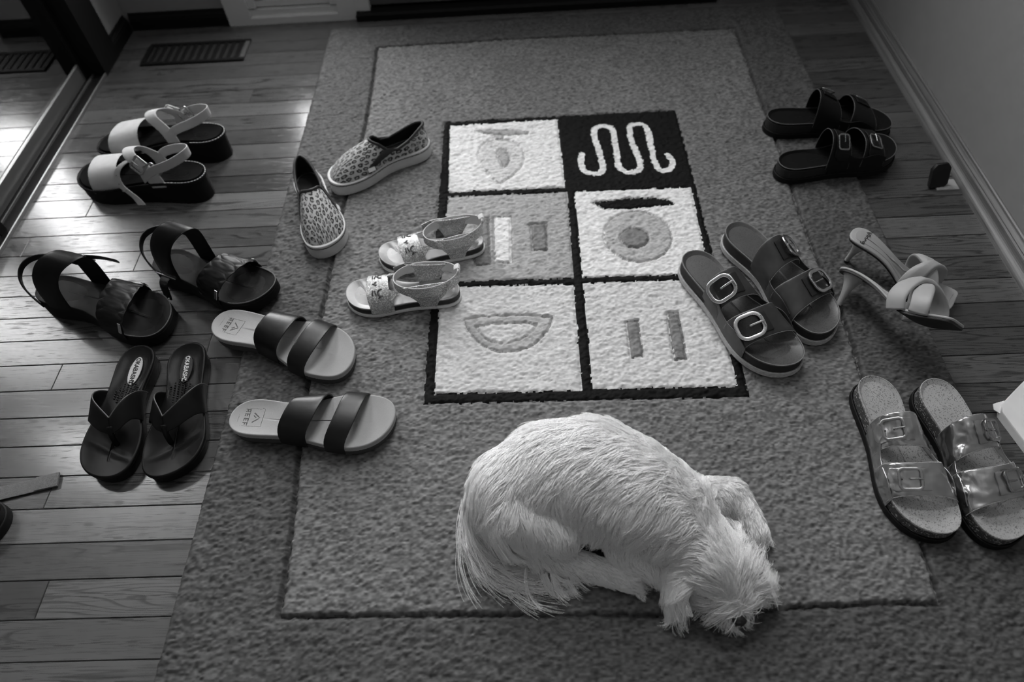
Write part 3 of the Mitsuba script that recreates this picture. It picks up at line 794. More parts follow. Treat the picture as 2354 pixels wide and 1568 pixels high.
two_strap('silver_sandal', 'metallic silver two strap sandal with a worn footbed heel beside the white box', (0.628, 0.614), (0.654, 0.352), True, SILVER, RUG_TOP, bw=0.029, bh=0.029, wire=0.0016, roundness=0.2, worn=True)
two_strap('black_sandal', 'black buckled sandal half on the rug, nearer one of the pair by the wall', (0.520, 1.158), (0.778, 1.208), False, BLACK, RUG_TOP, tall=1.2, bw=0.030, bh=0.028, wire=0.0013, roundness=0.2)
two_strap('black_sandal', 'black buckled sandal behind its mate near the right baseboard', (0.533, 1.316), (0.795, 1.296), True, BLACK, RUG_TOP, tall=1.2, bw=0.030, bh=0.028, wire=0.0013, roundness=0.2)
# --- leopard print slip-on shoes


def leopard(p, n, uv):
    y = uv.y * 74.0 + 0.25 * noise(uv.x * 70, uv.y * 70, 2.0)
    row = dr.floor(y)
    x = uv.x * 64.0 + 0.5 * (row - 2 * dr.floor(row / 2)) + 0.25 * noise(uv.x * 70, uv.y * 70, 7.0)
    col = dr.floor(x)
    dx, dy = x - col - 0.5 - 0.22 * (cell_rand(col, row, 1) - 0.5), y - row - 0.5 - 0.22 * (cell_rand(col, row, 2) - 0.5)
    d = dr.sqrt(dx * dx + dy * dy) + 0.16 * (noise(uv.x * 380, uv.y * 380) - 0.5)
    gap = smoothstep(0.16, 0.26, noise(uv.x * 200 + cell_rand(col, row, 3) * 9, uv.y * 200))
    ring = smoothstep(0.14, 0.20, d) * (1 - smoothstep(0.36, 0.42, d)) * gap
    core = 1 - smoothstep(0.14, 0.20, d)
    v = 0.40 * (0.85 + 0.3 * noise(uv.x * 900, uv.y * 900)) * (1 - 0.45 * core) * (1 - ring) + 0.006 * ring
    return mi.Color3f(v, v, v)


mat('mat_leopard', mikit.proc(leopard), 0.85)
mat('mat_foxing', mikit.proc(lambda p, n, uv: 0.50 * (0.85 + 0.3 * fbm(p.x * 50, p.y * 50, p.z * 90, 3))), 0.6)
mat('mat_padded_black', 0.008, 0.6)
mat('mat_lining_black', 0.006, 0.9)
mat('mat_gore', 0.010, 0.8)


def slip_on(label, heel, toe, left):
    M, L = shoe_frame(heel, toe, RUG_TOP, flip=left)
    s = Thing('slip_on_shoe', label, 'shoe', M)
    la = Last(L, 0.94)
    hz = 0.030
    s.part('sole', la.slab(0.0, lambda x: hz - 0.004 * np.clip((x / L - 0.3), 0, 0.5) + 0.004 * np.clip((x / L - 0.86) / 0.14, 0, 1), 0.002, out=0.004), 'mat_foxing', smooth=50, label='white rubber sole')
    r = la.ring(1.0, 0.0042)
    s.part('pinstripe', tube(np.c_[r, np.interp(r[:, 0], [0, 0.3 * L, 0.8 * L, L], [hz - 0.005, hz - 0.005, hz - 0.0065, hz - 0.004])], 0.0006, 0.0011, K=6, closed=True), 'mat_ink', label='black pinstripe round the sole')
    B = np.c_[la.ring(1.0, 0.0012), np.full(96, hz - 0.003)]
    f = np.arange(96) / 96
    # collar rim, heel round to the throat of the vamp
    xo = (0.285 - 0.265 * np.cos(2 * np.pi * f)) * L
    yo = -np.sin(2 * np.pi * f) * (0.098 - 0.022 * np.cos(2 * np.pi * f)) * L
    zo = np.interp(xo / L, [0.0, 0.08, 0.22, 0.34, 0.43, 0.50, 0.56], [0.080, 0.077, 0.063, 0.055, 0.060, 0.080, 0.088]) * L / 0.25
    O = np.c_[xo, yo, zo]
    # outline indices re-spaced so that the vamp fans out from the throat
    C = np.c_[B[:, :2] * 0.80 + O[:, :2] * 0.20, B[:, 2] + 0.62 * (O[:, 2] - B[:, 2])]
    S = np.linspace(0, 1, 16)[:, None, None]
    loops = (1 - S) ** 2 * B + 2 * S * (1 - S) * C + S ** 2 * O
    up = loft(loops, cap=False)
    if not (up.face_normals[:, 2].mean() > 0):
        up.faces = up.faces[:, ::-1]
    uv = up.vertices[:, :2].copy()
    uv[:, 1] += np.sign(uv[:, 1]) * np.clip(zo.max() - up.vertices[:, 2], 0, 1) * np.clip(np.abs(uv[:, 1]) / 0.02, 0, 1)
    put('upper', up, 'mat_leopard', s.key, M, True, 'leopard print upper', uv=uv + (0.5, 0.5 + (0.3 if left else 0)))
    inn = np.array([O * (1, 1, 1) + (0, 0, -0.001), np.c_[la.ring(0.90)[:, 0], la.ring(0.90)[:, 1], np.full(96, hz + 0.020)], np.c_[la.ring(0.86), np.full(96, hz + 0.001)]])
    inn[0, :, :2] = O[:, :2] + (O[:, :2].mean(0) - O[:, :2]) * 0.03
    inn[1, :, :2] = inn[1, :, :2] * 0.5 + O[:, :2] * 0.5
    s.part('lining', loft(inn, cap=False), 'mat_lining_black', smooth=True, label='black lining')
    s.part('insole', la.slab(hz - 0.006, hz + 0.002, 0.001, out=-0.006), 'mat_lining_black')
    s.part('collar', tube(O, 0.0032, 0.0036, K=8, closed=True), 'mat_padded_black', smooth=True, label='padded black collar')
    for sg in (0, 1):
        idx = (np.arange(26, 36) if sg == 0 else np.arange(61, 71))
        g = np.array([[(1 - t) ** 2 * B[i] + 2 * t * (1 - t) * C[i] + t * t * O[i] for i in idx] for t in np.linspace(0.30, 1.0, 8)])
        c = np.array([0.4 * L, 0, 0.03])
        w = np.linspace(1, 0.35, 8)[:, None]
        mid = g.mean(1, keepdims=True)
        g = mid + (g - mid) * np.linspace(0.35, 0.8, 8)[:, None, None]
        nrm = np.array([0, -1.0 if sg == 0 else 1.0, 0.6])
        g = g + nrm * 0.0014
        gm = Band(g[:, 0], g[:, -1], 0.0016, n=14, K=20).mesh
        s.part('gore', gm, 'mat_gore', smooth=50, label='black elastic gore')
        if sg == (0 if left else 1):
            p = g[0].mean(0) + nrm * 0.002
            tb = box(-0.008, 0.008, -0.004, 0.004, 0, 0.0012)
            F = np.eye(4)
            F[:3, 2] = nrm / np.linalg.norm(nrm)
            F[:3, 0] = (1, 0, 0)
            F[:3, 1] = np.cross(F[:3, 2], F[:3, 0])
            F[:3, 3] = p
            s.part('tab', tb, 'mat_print_white', M=F, label='small white side tab')
    return s


slip_on('leopard print slip-on shoe on the rug edge, toe towards the camera', (-0.484, 1.208), (-0.398, 0.984), True)
slip_on('leopard print slip-on shoe lying crosswise on the rug, heel towards the hopscotch panel', (-0.222, 1.303), (-0.428, 1.188), False)

# --- glitter sandals for a child, with a cat's face on the toe strap
mat('mat_glitter', mikit.proc(lambda p, n, uv: 0.24 + 0.75 * smoothstep(0.78, 0.80, cell_rand(p.x * 1100, p.y * 1100, p.z * 1100)) + 0.12 * noise(p.x * 500, p.y * 500, p.z * 500)),
    mikit.proc(lambda p, n, uv: 0.22 + 0.4 * cell_rand(p.x * 1100, p.y * 1100, p.z * 1100)), metallic=0.35)
mat('mat_kid_bed', mikit.proc(lambda p, n, uv: 0.24 * (0.7 + 0.6 * fbm(p.x * 30, p.y * 30, 0.0, 3))), 0.38, metallic=0.3)
mat('mat_kid_lining', 0.60, 0.7)
mat('mat_velcro', 0.26, 0.9)
mat('mat_kid_white', 0.62, 0.7)
mat('mat_kid_black', 0.008, 0.6)


def kid_sandal(label, heel, toe, left, opened):
    M, L = shoe_frame(heel, toe, RUG_TOP, flip=left)
    s = Thing('glitter_sandal', label, 'sandal', M)
    la = Last(L, 1.0)
    s.part('outsole', la.slab(0.0, 0.0075, 0.0015, out=0.002), 'mat_kid_white', label='white outsole')
    s.part('midsole', la.slab(0.0075, 0.0200, 0.0015, foot=hollow(0.007)), 'mat_kid_black', label='black midsole')
    s.part('footbed', la.slab(0.0195, 0.0225, 0.0015, out=0.0004, foot=footbed(L, 0.004, 0.003, 0.0025, 0.003)), 'mat_kid_bed', smooth=50, label='shiny pale footbed')
    b = Band(la.arch(0.61 * L, 0.56 * L, 0.60 * L, 0.050, 0.009, out=0.0018), la.arch(0.79 * L, 0.76 * L, 0.80 * L, 0.043, 0.009, out=0.0018), 0.0024, n=44)
    k = s.part('toe_strap', b.mesh, 'mat_glitter', smooth=55, label='glitter toe strap with a cat face')
    for u in (0.30, 0.72):                     # cat ears stand off the heel side edge
        ear = prism([(-0.011, -0.001), (0.011, -0.001), (0.0015, 0.016)], 0, 0.002, 0.0004)
        F = b.at(u, 0.0, -0.002)
        F2 = F.copy()
        F2[:3, 1] = -F[:3, 1] if np.dot(F[:3, 1], b.B[20] - b.A[20]) > 0 else F[:3, 1]
        F2[:3, 0] = np.cross(F2[:3, 1], F2[:3, 2])
        s.part('ear', ear, 'mat_glitter', parent=k, M=F2, smooth=20)

    def line(pts, r=0.0017):
        P = np.array([b.at(u, t, 0.0004)[:3, 3] for u, t in spl(np.array(pts, float), 14)])
        s.part('face_line', tube(P, r, r * 0.6, K=6), 'mat_kid_black', parent=k)
    for c in (0.34, 0.66):                     # closed eyes, lashes, nose, whiskers
        line([(c - 0.055, 0.30), (c - 0.04, 0.44), (c, 0.50), (c + 0.04, 0.44), (c + 0.055, 0.30)])
        line([(c + (0.05 if c > 0.5 else -0.05), 0.40), (c + (0.08 if c > 0.5 else -0.08), 0.52)])
    line([(0.47, 0.52), (0.50, 0.60), (0.53, 0.52)])
    line([(0.50, 0.60), (0.50, 0.70)], 0.0012)
    for sg in (-1, 1):
        line([(0.5 + sg * 0.11, 0.62), (0.5 + sg * 0.19, 0.58)], 0.0014)
        line([(0.5 + sg * 0.11, 0.70), (0.5 + sg * 0.19, 0.74)], 0.0014)
    # ankle strap: a loop round the heel, a tapering leg to the sole on each side
    f = np.linspace(0, 2 * np.pi, 72, endpoint=False)
    x, y = (0.27 - 0.28 * np.cos(f)) * L, -np.sin(f) * (0.155 - 0.01 * np.cos(f)) * L
    zt = np.interp(x / L, [0, 0.2, 0.4, 0.56], [0.070, 0.064, 0.062, 0.060])
    zb = np.interp(x / L, [0, 0.2, 0.4, 0.56], [0.046, 0.040, 0.040, 0.044])
    keep = (f > 0.0) & (f <= 2 * np.pi)
    cut = slice(0, 72)

    def wall(xx, yy, z0, z1, th, out=0.0):
        c = np.array([0.27 * L, 0])
        n_ = np.stack([xx - c[0], yy - c[1]], -1)
        n_ /= np.linalg.norm(n_, axis=1, keepdims=True)
        A = np.c_[xx + n_[:, 0] * out, yy + n_[:, 1] * out, z0]
        B = np.c_[xx + n_[:, 0] * (out - 0.001), yy + n_[:, 1] * (out - 0.001), z1]
        return A, B
    A, B = wall(x, y, zb, zt, 0.002)
    N = np.c_[(x - 0.27 * L), y, 0 * x]
    N /= np.linalg.norm(N, axis=1, keepdims=True)
    close = np.array([A + N * 0.0012, B + N * 0.0012, B - N * 0.0, A - N * 0.0])
    ring_ = loft(np.concatenate([close.transpose(1, 0, 2), close.transpose(1, 0, 2)[:1]]), cap=False)
    k2 = s.part('ankle_strap', ring_, 'mat_glitter', smooth=50, label='glitter ankle strap')
    s.part('ankle_lining', loft(np.array([A - N * 0.0002, B - N * 0.0002]), cap=False), 'mat_kid_lining', parent=k2, smooth=True, label='white lining')
    s.part('ankle_piping', tube(B + N * 0.0005, 0.0011, K=6, closed=True), 'mat_kid_lining', parent=k2, smooth=True)
    for sg in (1, -1):
        side = (lambda xx: la.yl(xx) + 0.0018) if sg > 0 else (lambda xx: la.yr(xx) - 0.0018)
        yo = sg * 0.145 * L
        A2 = [(0.20 * L, side(0.20 * L), 0.008), (0.17 * L, side(0.18 * L), 0.024), (0.10 * L, yo * 0.98, 0.044), (0.05 * L, yo * 0.72, 0.066)]
        B2 = [(0.34 * L, side(0.34 * L), 0.008), (0.36 * L, side(0.34 * L), 0.024), (0.42 * L, yo * 1.05, 0.046), (0.46 * L, yo * 0.95, 0.063)]
        s.part('side_strap', Band(A2, B2, 0.0022, n=26, K=20, bulge=0.002).mesh, 'mat_glitter', smooth=50)
    tb = Band([(0.0, -0.006, 0.062), (-0.006, -0.006, 0.074), (-0.004, -0.006, 0.082), (0.004, -0.006, 0.078)], [(0.0, 0.006, 0.062), (-0.006, 0.006, 0.074), (-0.004, 0.006, 0.082), (0.004, 0.006, 0.078)], 0.0016, n=16, K=16)
    s.part('pull_tab', tb.mesh, 'mat_kid_lining', smooth=50, label='heel pull tab')
    sg = -1 if not left else 1
    vs = Band([(0.30 * L, sg * 0.162 * L, 0.043), (0.42 * L, sg * 0.168 * L, 0.046), (0.55 * L, sg * 0.10 * L, 0.052)], [(0.30 * L, sg * 0.160 * L, 0.059), (0.42 * L, sg * 0.164 * L, 0.062), (0.55 * L, sg * 0.098 * L, 0.066)], 0.002, n=20, K=20)
    s.part('velcro', vs.mesh, 'mat_velcro' if opened else 'mat_glitter', smooth=50, label='fastening strap over the ankle')
    if opened:
        txt = [('SKU 1009973', 0.0), ('GUELPH.LLC', -0.0032), ('MADE IN CHINA', -0.0064), ('FABRIQUE EN CHINE', -0.0096)]
        lines = []
        for tx, dz in txt:
            m = meshkit.text_mesh(tx, 0.0019, 0.0003, True)
            m.apply_translation((0, dz, 0))
            lines.append(m)
        m = join(*lines)
        sgi = 1 if not left else -1
        # on the inside of the far wall, reading along the strap
        yy = sgi * 0.143 * L
        F = np.eye(4)
        F[:3, 0], F[:3, 1], F[:3, 2] = (-1, 0, 0) if sgi < 0 else (1, 0, 0), (0, 0, 1), (0, -sgi, 0)
        if left:
            F[:3, 0] = (-1, 0, 0)
        F[:3, 3] = (0.34 * L, yy - sgi * 0.001, 0.0575)
        s.part('lining_print', m, 'mat_ink', parent=k2, M=F, label='printed lines on the lining')
    return s


kid_sandal('glitter child sandal with a cat face, farther one by the white panel', (-0.094, 0.990), (-0.297, 0.953), True, False)
kid_sandal('glitter child sandal with a cat face and loosened ankle strap, nearer of the pair', (-0.136, 0.862), (-0.350, 0.857), True, True)

# --- heeled mules
mat('mat_mule', mikit.proc(lambda p, n, uv: 0.31 * (0.92 + 0.16 * fbm(p.x * 50, p.y * 50, p.z * 50, 2))), 0.55)
mat('mat_mule_bed', 0.30, 0.45)
mat('mat_mule_sole', 0.006, 0.5)
SQUARE = [(0, 0), (0.012, -0.06), (0.06, -0.098), (0.16, -0.105), (0.32, -0.085), (0.48, -0.098), (0.64, -0.155), (0.80, -0.165), (0.94, -0.135), (0.985, -0.115), (1.0, -0.07), (1.0, 0.0), (1.0, 0.07), (0.99, 0.115), (0.94, 0.135), (0.80, 0.155), (0.64, 0.145), (0.48, 0.095), (0.32, 0.085), (0.16, 0.105), (0.06, 0.098), (0.012, 0.06)]


def mule(label, M, L):
    s = Thing('heeled_mule', label, 'shoe', M)
    la = Last(L, 1.0, SQUARE, 120)
    H = 0.068
    pz = CubicSpline([0, 0.10, 0.22, 0.40, 0.58, 0.70, 0.85, 1.0], [H, H - 0.001, H - 0.008, 0.040, 0.015, 0.0075, 0.0070, 0.0085])
    z = lambda x: pz(np.clip(x / L, 0, 1))  # noqa: E731
    s.part('sole', la.slab(lambda x: z(x) - 0.0065, lambda x: z(x) - 0.0025, 0.001), 'mat_mule_sole', smooth=50, label='black outsole')
    s.part('insole', la.slab(lambda x: z(x) - 0.0025, lambda x: z(x) + 0.0022, 0.002, out=0.0006), 'mat_mule', smooth=50)
    pad = la.slab(lambda x: z(x) + 0.001, lambda x: z(x) + 0.0030, 0.0006, out=-0.008)
    s.part('heel_pad', pad, 'mat_mule_bed', smooth=50, label='darker insole pad')
    tx = lettering('Vince', 0.010, 0.0004)
    s.part('print', tx, 'mat_ink', M=turned(0.13 * L, 0, float(z(0.13 * L)) + 0.0030, -90), label='worn brand print on the heel')
    q = np.linspace(0, 2 * np.pi, 20, endpoint=False)
    loops = []
    for t in np.linspace(0, 1, 12):
        zc = (H - 0.004) * (1 - t) + 0.004 * t
        w = (1 - t) ** 2.6
        rx, ry = 0.0046 + 0.020 * w, 0.0048 + 0.0165 * w
        xc = 0.024 - 0.010 * t + 0.006 * w
        zz = np.full(20, zc) if t > 0 else z(xc + rx * np.cos(q)) - 0.005
        loops.append(np.c_[xc + rx * np.cos(q), ry * np.sin(q), zz])
    s.part('heel', loft(loops), 'mat_mule', smooth=50, label='slim tapering heel')
    s.part('heel_tip', loft([np.c_[0.014 + 0.0048 * np.cos(q), 0.0048 * np.sin(q), 0 * q + a] for a in (0, 0.004)]), 'mat_ink', smooth=50, label='dark heel tip')
    yl, yr = float(la.yl(0.68 * L)), float(la.yr(0.68 * L))
    zs = 0.006

    def puff(pts, w, h):
        P = spl(pts, 40)
        t = np.linspace(0, 1, 40)
        ww = w * (0.70 + 0.30 * np.cos(np.pi * (t - 0.5) * 1.0))
        return P, ww, h
    for i, pts in enumerate(((((0.60, yl * 1.02, zs), (0.585, yl * 1.16, 0.026), (0.615, yl * 0.72, 0.054), (0.68, 0.004, 0.060), (0.745, yr * 0.70, 0.047), (0.78, yr * 1.10, 0.022), (0.775, yr * 1.0, zs))),
                             (((0.77, yl * 1.02, zs), (0.775, yl * 1.12, 0.024), (0.745, yl * 0.70, 0.049), (0.69, -0.002, 0.066), (0.63, yr * 0.70, 0.056), (0.60, yr * 1.12, 0.028), (0.61, yr * 1.0, zs))))):
        P = spl([(a * L, b, c) for a, b, c in pts], 48)
        # a flat padded strap: wide along the foot, thin across its own plane
        du = np.gradient(P, axis=0)
        W = np.cross(du, [0, 0.02, 1.0])
        side = np.cross(du, np.cross(np.array([1.0, 0, 0.0]), du))
        side /= np.linalg.norm(side, axis=1, keepdims=True)
        n_ = np.cross(side, du)
        n_ /= np.linalg.norm(n_, axis=1, keepdims=True)
        t = np.linspace(0, 1, 48)
        w = 0.0155 - 0.0050 * np.exp(-((t - 0.5) / 0.13) ** 2)
        h = 0.0040 + 0.0030 * np.exp(-((t - 0.5) / 0.16) ** 2)
        qq = np.linspace(0, 2 * np.pi, 18, endpoint=False)
        loops = P[:, None] + (w[:, None] * spow(np.cos(qq), 0.8))[..., None] * side[:, None] + (h[:, None] * np.sin(qq))[..., None] * n_[:, None]
        fold = 0.0007 * np.sin(qq * 5 + 1.5)[None, :] * np.sin(np.pi * t)[:, None]
        loops = loops + fold[..., None] * n_[:, None]
        s.part('strap', loft(loops), 'mat_mule', smooth=True, label='padded strap crossing its twin in a knot')
    return s


def settle(M, key_pts, z):
    """lift M so that the lowest of the local points stands at z"""
    p = np.asarray(key_pts, float) @ M[:3, :3].T + M[:3, 3]
    M = M.copy()
    M[2, 3] += z - p[:, 2].min()
    return M


mule('pale heeled mule standing upright with its insole showing, behind its mate', place(0.584, 0.916, RUG_TOP, -37), 0.205)
Mm = place(0.5364, 0.8035, 0, -78.3, roll=-42, pitch=-41)
mule('pale heeled mule tipped over on its side, dark outsole towards the camera', settle(Mm, [(0.014, 0, 0), (0.2, 0.034, 0), (0.16, 0.034, 0.0), (0.1, 0.03, 0.02), (0.0, 0.02, 0.06), (0.15, 0, 0.072), (0.137, 0.031, 0.03)], RUG_TOP + 0.003), 0.214)

# --- platform sandals with white straps
mat('mat_white_strap', mikit.proc(lambda p, n, uv: 0.44 * (0.93 + 0.14 * fbm(p.x * 70, p.y * 70, p.z * 70, 2))), 0.6)
mat('mat_platform', 0.004, 0.6, specular=0.15)
mat('mat_platform_bed', 0.003, 0.9, specular=0.1)
mat('mat_stitch', 0.45, 0.7)


def platform_sandal(label, heel, toe, left, loose):
    M, L = shoe_frame(heel, toe, 0.0, flip=left)
    s = Thing('platform_sandal', label, 'sandal', M)
    la = Last(L, 0.90)
    zt = lambda x: 0.060 - 0.020 * np.clip((x / L - 0.2) / 0.6, 0, 1)  # noqa: E731
    s.part('sole', la.slab(lambda x: 0.014 * np.clip((x / L - 0.80) / 0.2, 0, 1) ** 2, lambda x: zt(x) - 0.006, 0.003, out=0.001, foot=hollow(0.009)), 'mat_platform', smooth=50, label='thick black platform sole')
    s.part('welt', la.slab(lambda x: zt(x) - 0.007, zt, 0.002, out=0.004, foot=hollow(0.010)), 'mat_platform', smooth=50)
    s.part('footbed', la.slab(lambda x: zt(x) - 0.004, lambda x: zt(x) + 0.0015, 0.001, out=-0.004, foot=footbed(L, 0.004, 0.003, 0.0, 0.003)), 'mat_platform_bed', smooth=50)
    r = la.ring(1.0, 0.0025)
    for i in list(range(0, 14)) + list(range(84, 96)):
        a, b_ = r[i], r[(i + 1) % 96]
        P = np.array([np.r_[a + (b_ - a) * t, zt(a[0]) + 0.0004] for t in (0.15, 0.5, 0.8)])
        s.part('stitch', tube(P, 0.0009, 0.0006, K=6), 'mat_stitch')
    b = Band(la.arch(0.60 * L, 0.56 * L, 0.60 * L, 0.088, 0.036, out=0.0), la.arch(0.85 * L, 0.80 * L, 0.84 * L, 0.073, 0.030, out=0.0), 0.0028, n=44)
    s.part('toe_strap', b.mesh, 'mat_white_strap', smooth=55, label='wide white toe strap')
    yl, yr = float(la.yl(0.35 * L)), float(la.yr(0.35 * L))
    k = 1.0
    # instep strap from the +y anchor forward over the foot to the -y anchor
    A = la.arch(0.30 * L, 0.24 * L, 0.43 * L, 0.118, 0.046, out=0.0, n=9)
    Bq = la.arch(0.40 * L, 0.36 * L, 0.525 * L, 0.112, 0.042, out=0.0, n=9)
    b2 = Band(A, Bq, 0.0026, n=48)
    s.part('instep_strap', b2.mesh, 'mat_white_strap', smooth=55, label='white instep strap')
    # heel strap: round the back of the ankle and down to both anchors
    P = np.array([(0.40, 0.92 * yl / L, 0.062), (0.30, 1.02 * yl / L, 0.086), (0.14, 0.84 * yl / L, 0.104), (0.03, 0.0, 0.116), (0.14, 0.84 * yr / L, 0.104), (0.30, 1.02 * yr / L, 0.086), (0.40, 0.96 * yr / L, 0.062)]) * (L, L, 1)
    b3 = Band(P - (0, 0, 0.010), P + (0, 0, 0.012), 0.0026, n=56)
    s.part('heel_strap', b3.mesh, 'mat_white_strap', smooth=55, label='white heel strap')
    sg = -1
    near = 0.86
    bk, F = buckle(s, 'b', b3, 0.84, 0.5, 0.030, 0.028, 0.0018, 'mat_chrome_dark', roundness=0.12, lift=0.003)
    bk, F = buckle(s, 'b', b2, 0.72, 0.5, 0.028, 0.030, 0.0018, 'mat_chrome_dark', roundness=0.12, lift=0.003)
    if loose:
        e = float(la.yr(0.5 * L))
        A = [(0.44 * L, e * 0.55, 0.104), (0.52 * L, e * 0.95, 0.088), (0.53 * L, e * 1.22, 0.060), (0.45 * L, e * 1.42, 0.036), (0.40 * L, e * 1.62, 0.020)]
        Bc = [(x + 0.052 * L, y, z - 0.002) for x, y, z in A]
        Bc[-1] = (Bc[-1][0] + 0.012 * L, Bc[-1][1], Bc[-1][2])
        b4 = Band(A, Bc, 0.0024, n=36, K=20)
        kk = s.part('loose_end', b4.mesh, 'mat_white_strap', smooth=50, label='loose strap end hanging over the side')
        for u in (0.35, 0.5, 0.65):
            q = np.linspace(0, 6.283, 9)[:-1]
            s.part('hole', prism(np.c_[0.0012 * np.cos(q), 0.0012 * np.sin(q)], 0, 0.0003), 'mat_ink', parent=kk, M=b4.at(u, 0.5, 0.0002))
    return s


platform_sandal('black platform sandal with white straps and a loose strap end, nearer of the pair', (-0.698, 1.201), (-1.000, 1.244), True, True)
platform_sandal('black platform sandal with white straps, behind its mate on the dim floor', (-0.690, 1.338), (-0.990, 1.365), False, False)

# --- black quilted sandals
mat('mat_quilt', 0.004, 0.42, specular=0.25)
mat('mat_quilt_bed', mikit.proc(lambda p, n, uv: 0.006 * (0.6 + 0.8 * fbm(p.x * 40, p.y * 40, 0.0, 2))), 0.7, specular=0.2)


def quilted_sandal(label, heel, toe, left, dangling, tip=0.0):
    M, L = shoe_frame(heel, toe, 0.0008, flip=left, pitch=-tip)
    s = Thing('quilted_sandal', label, 'sandal', M)
    la = Last(L, 1.0)
    zt = lambda x: 0.046 - 0.014 * np.clip((x / L - 0.2) / 0.6, 0, 1)  # noqa: E731
    s.part('sole', la.slab(lambda x: 0.008 * np.clip((x / L - 0.80) / 0.2, 0, 1) ** 2, lambda x: zt(x) - 0.004, 0.003, foot=hollow(0.012)), 'mat_rubber_black', smooth=50, label='thick black sole')
    s.part('footbed', la.slab(lambda x: zt(x) - 0.004, zt, 0.002, foot=footbed(L, 0.005, 0.005, 0.0, 0.003)), 'mat_quilt_bed', smooth=50)
    r = la.ring(1.0, -0.001)
    sel = r[34:66]
    s.part('toe_piping', tube(np.c_[sel, zt(sel[:, 0]) + 0.001], 0.0011, K=6), 'mat_black_cut')
    quilt = lambda u, t: 0.0020 * np.minimum(np.abs(np.sin(np.pi * (u * 8 + t * 2))), np.abs(np.sin(np.pi * (u * 8 - t * 2)))) ** 0.45  # noqa: E731
    b = Band(la.arch(0.60 * L, 0.52 * L, 0.60 * L, 0.082, 0.026, out=0.001), la.arch(0.80 * L, 0.72 * L, 0.78 * L, 0.068, 0.022, out=0.001), 0.003, n=90, K=48, wob=quilt)
    k = s.part('toe_strap', b.mesh, 'mat_quilt', smooth=35, label='quilted toe strap')
    for u in (0.16, 0.84):
        plate = box(-0.010, 0.010, -0.0032, 0.0032, 0, 0.0012, 0.0004)
        s.part('metal_plate', plate, 'mat_chrome', parent=k, M=b.at(u, 0.93, 0.0022), label='small metal plate')
    # high instep loop and a sling round the heel
    near, far = (0.17, 0.33), (0.33, 0.48)            # the strap runs slantwise over the instep
    l_, r_ = (near, far) if left else (far, near)
    bi = Band(la.arch(l_[0] * L, r_[0] * L, 0.35 * L, 0.158, 0.036, out=0.001, wide=0.95), la.arch(l_[1] * L, r_[1] * L, 0.52 * L, 0.150, 0.034, out=0.001, wide=0.95), 0.003, n=60, K=28, bulge=0.001)
    k2 = s.part('instep_strap', bi.mesh, 'mat_quilt', smooth=50, label='wide instep strap')
    s.part('strap_edge', tube(bi.A, 0.0012, K=6), 'mat_quilt', parent=k2, smooth=True)
    s.part('strap_edge', tube(bi.B, 0.0012, K=6), 'mat_quilt', parent=k2, smooth=True)
    w = 0.088 * L
    sd = -1 if left else 1
    P = np.array([(0.37 * L, sd * w * 1.10, 0.108), (0.20 * L, sd * w * 1.10, 0.110), (0.06 * L, sd * w * 0.85, 0.104), (-0.02 * L, sd * w * 0.1, 0.092), (-0.01 * L, -sd * w * 0.75, 0.074), (0.05 * L, -sd * w * 1.20, 0.054), (0.12 * L, -sd * w * 1.42, 0.038)])
    s.part('sling', Band(P - (0, 0, 0.006), P + (0, 0, 0.006), 0.0034, n=60, K=24).mesh, 'mat_quilt', smooth=50, label='sling strap round the heel')
    if dangling:
        e = float(la.yr(0.30 * L))
        A = [(0.16 * L, e * 1.05, 0.040), (0.16 * L, e * 1.40, 0.034), (0.17 * L, e * 1.62, 0.016), (0.175 * L, e * 1.75, 0.006)]
        Bd = [(x + 0.085 * L, y - 0.002, z) for x, y, z in A]
        bd = Band(A, Bd, 0.003, n=30, K=20)
        kd = s.part('loose_strap', bd.mesh, 'mat_quilt', smooth=50, label='loose strap end lying on the floor')
        s.part('metal_bar', tube(np.array([(0.12 * L, e * 1.06, 0.047), (0.30 * L, e * 1.08, 0.043)]), 0.0014, K=8), 'mat_chrome', parent=kd, label='thin metal bar')
        for u in (0.25, 0.75):
            m = trimesh.creation.icosphere(2, 0.0018)
            s.part('rivet', m, 'mat_chrome', parent=kd, M=bd.at(0.93, u, 0.0005), smooth=True)
    else:
        s.part('metal_bar', tube(np.array([bi.at(0.60, 0.98, 0.002)[:3, 3], bi.at(0.74, 0.98, 0.002)[:3, 3]]), 0.0013, K=8), 'mat_chrome', parent=k2, label='thin metal bar')
        p0, p1 = bi.at(0.62, 0.96, 0.0015)[:3, 3], bi.at(0.71, 0.96, 0.0015)[:3, 3]
        d = np.array([0.034, -0.022, -0.026])
        s.part('loose_strap', Band([p0, p0 + d * 0.5 + (0, 0, 0.003), p0 + d], [p1, p1 + d * 0.5 + (0, 0, 0.003), p1 + d * 0.9], 0.003, n=16, K=16).mesh, 'mat_quilt', smooth=50)
    return s


quilted_sandal('black quilted sandal with a sling back, leftmost on the floorboards beside the mirror door', (-0.950, 0.905), (-0.672, 0.815), True, False)
quilted_sandal('black quilted sandal with a loose strap end, toe at the rug edge', (-0.735, 0.968), (-0.489, 0.858), False, True, 3.4)

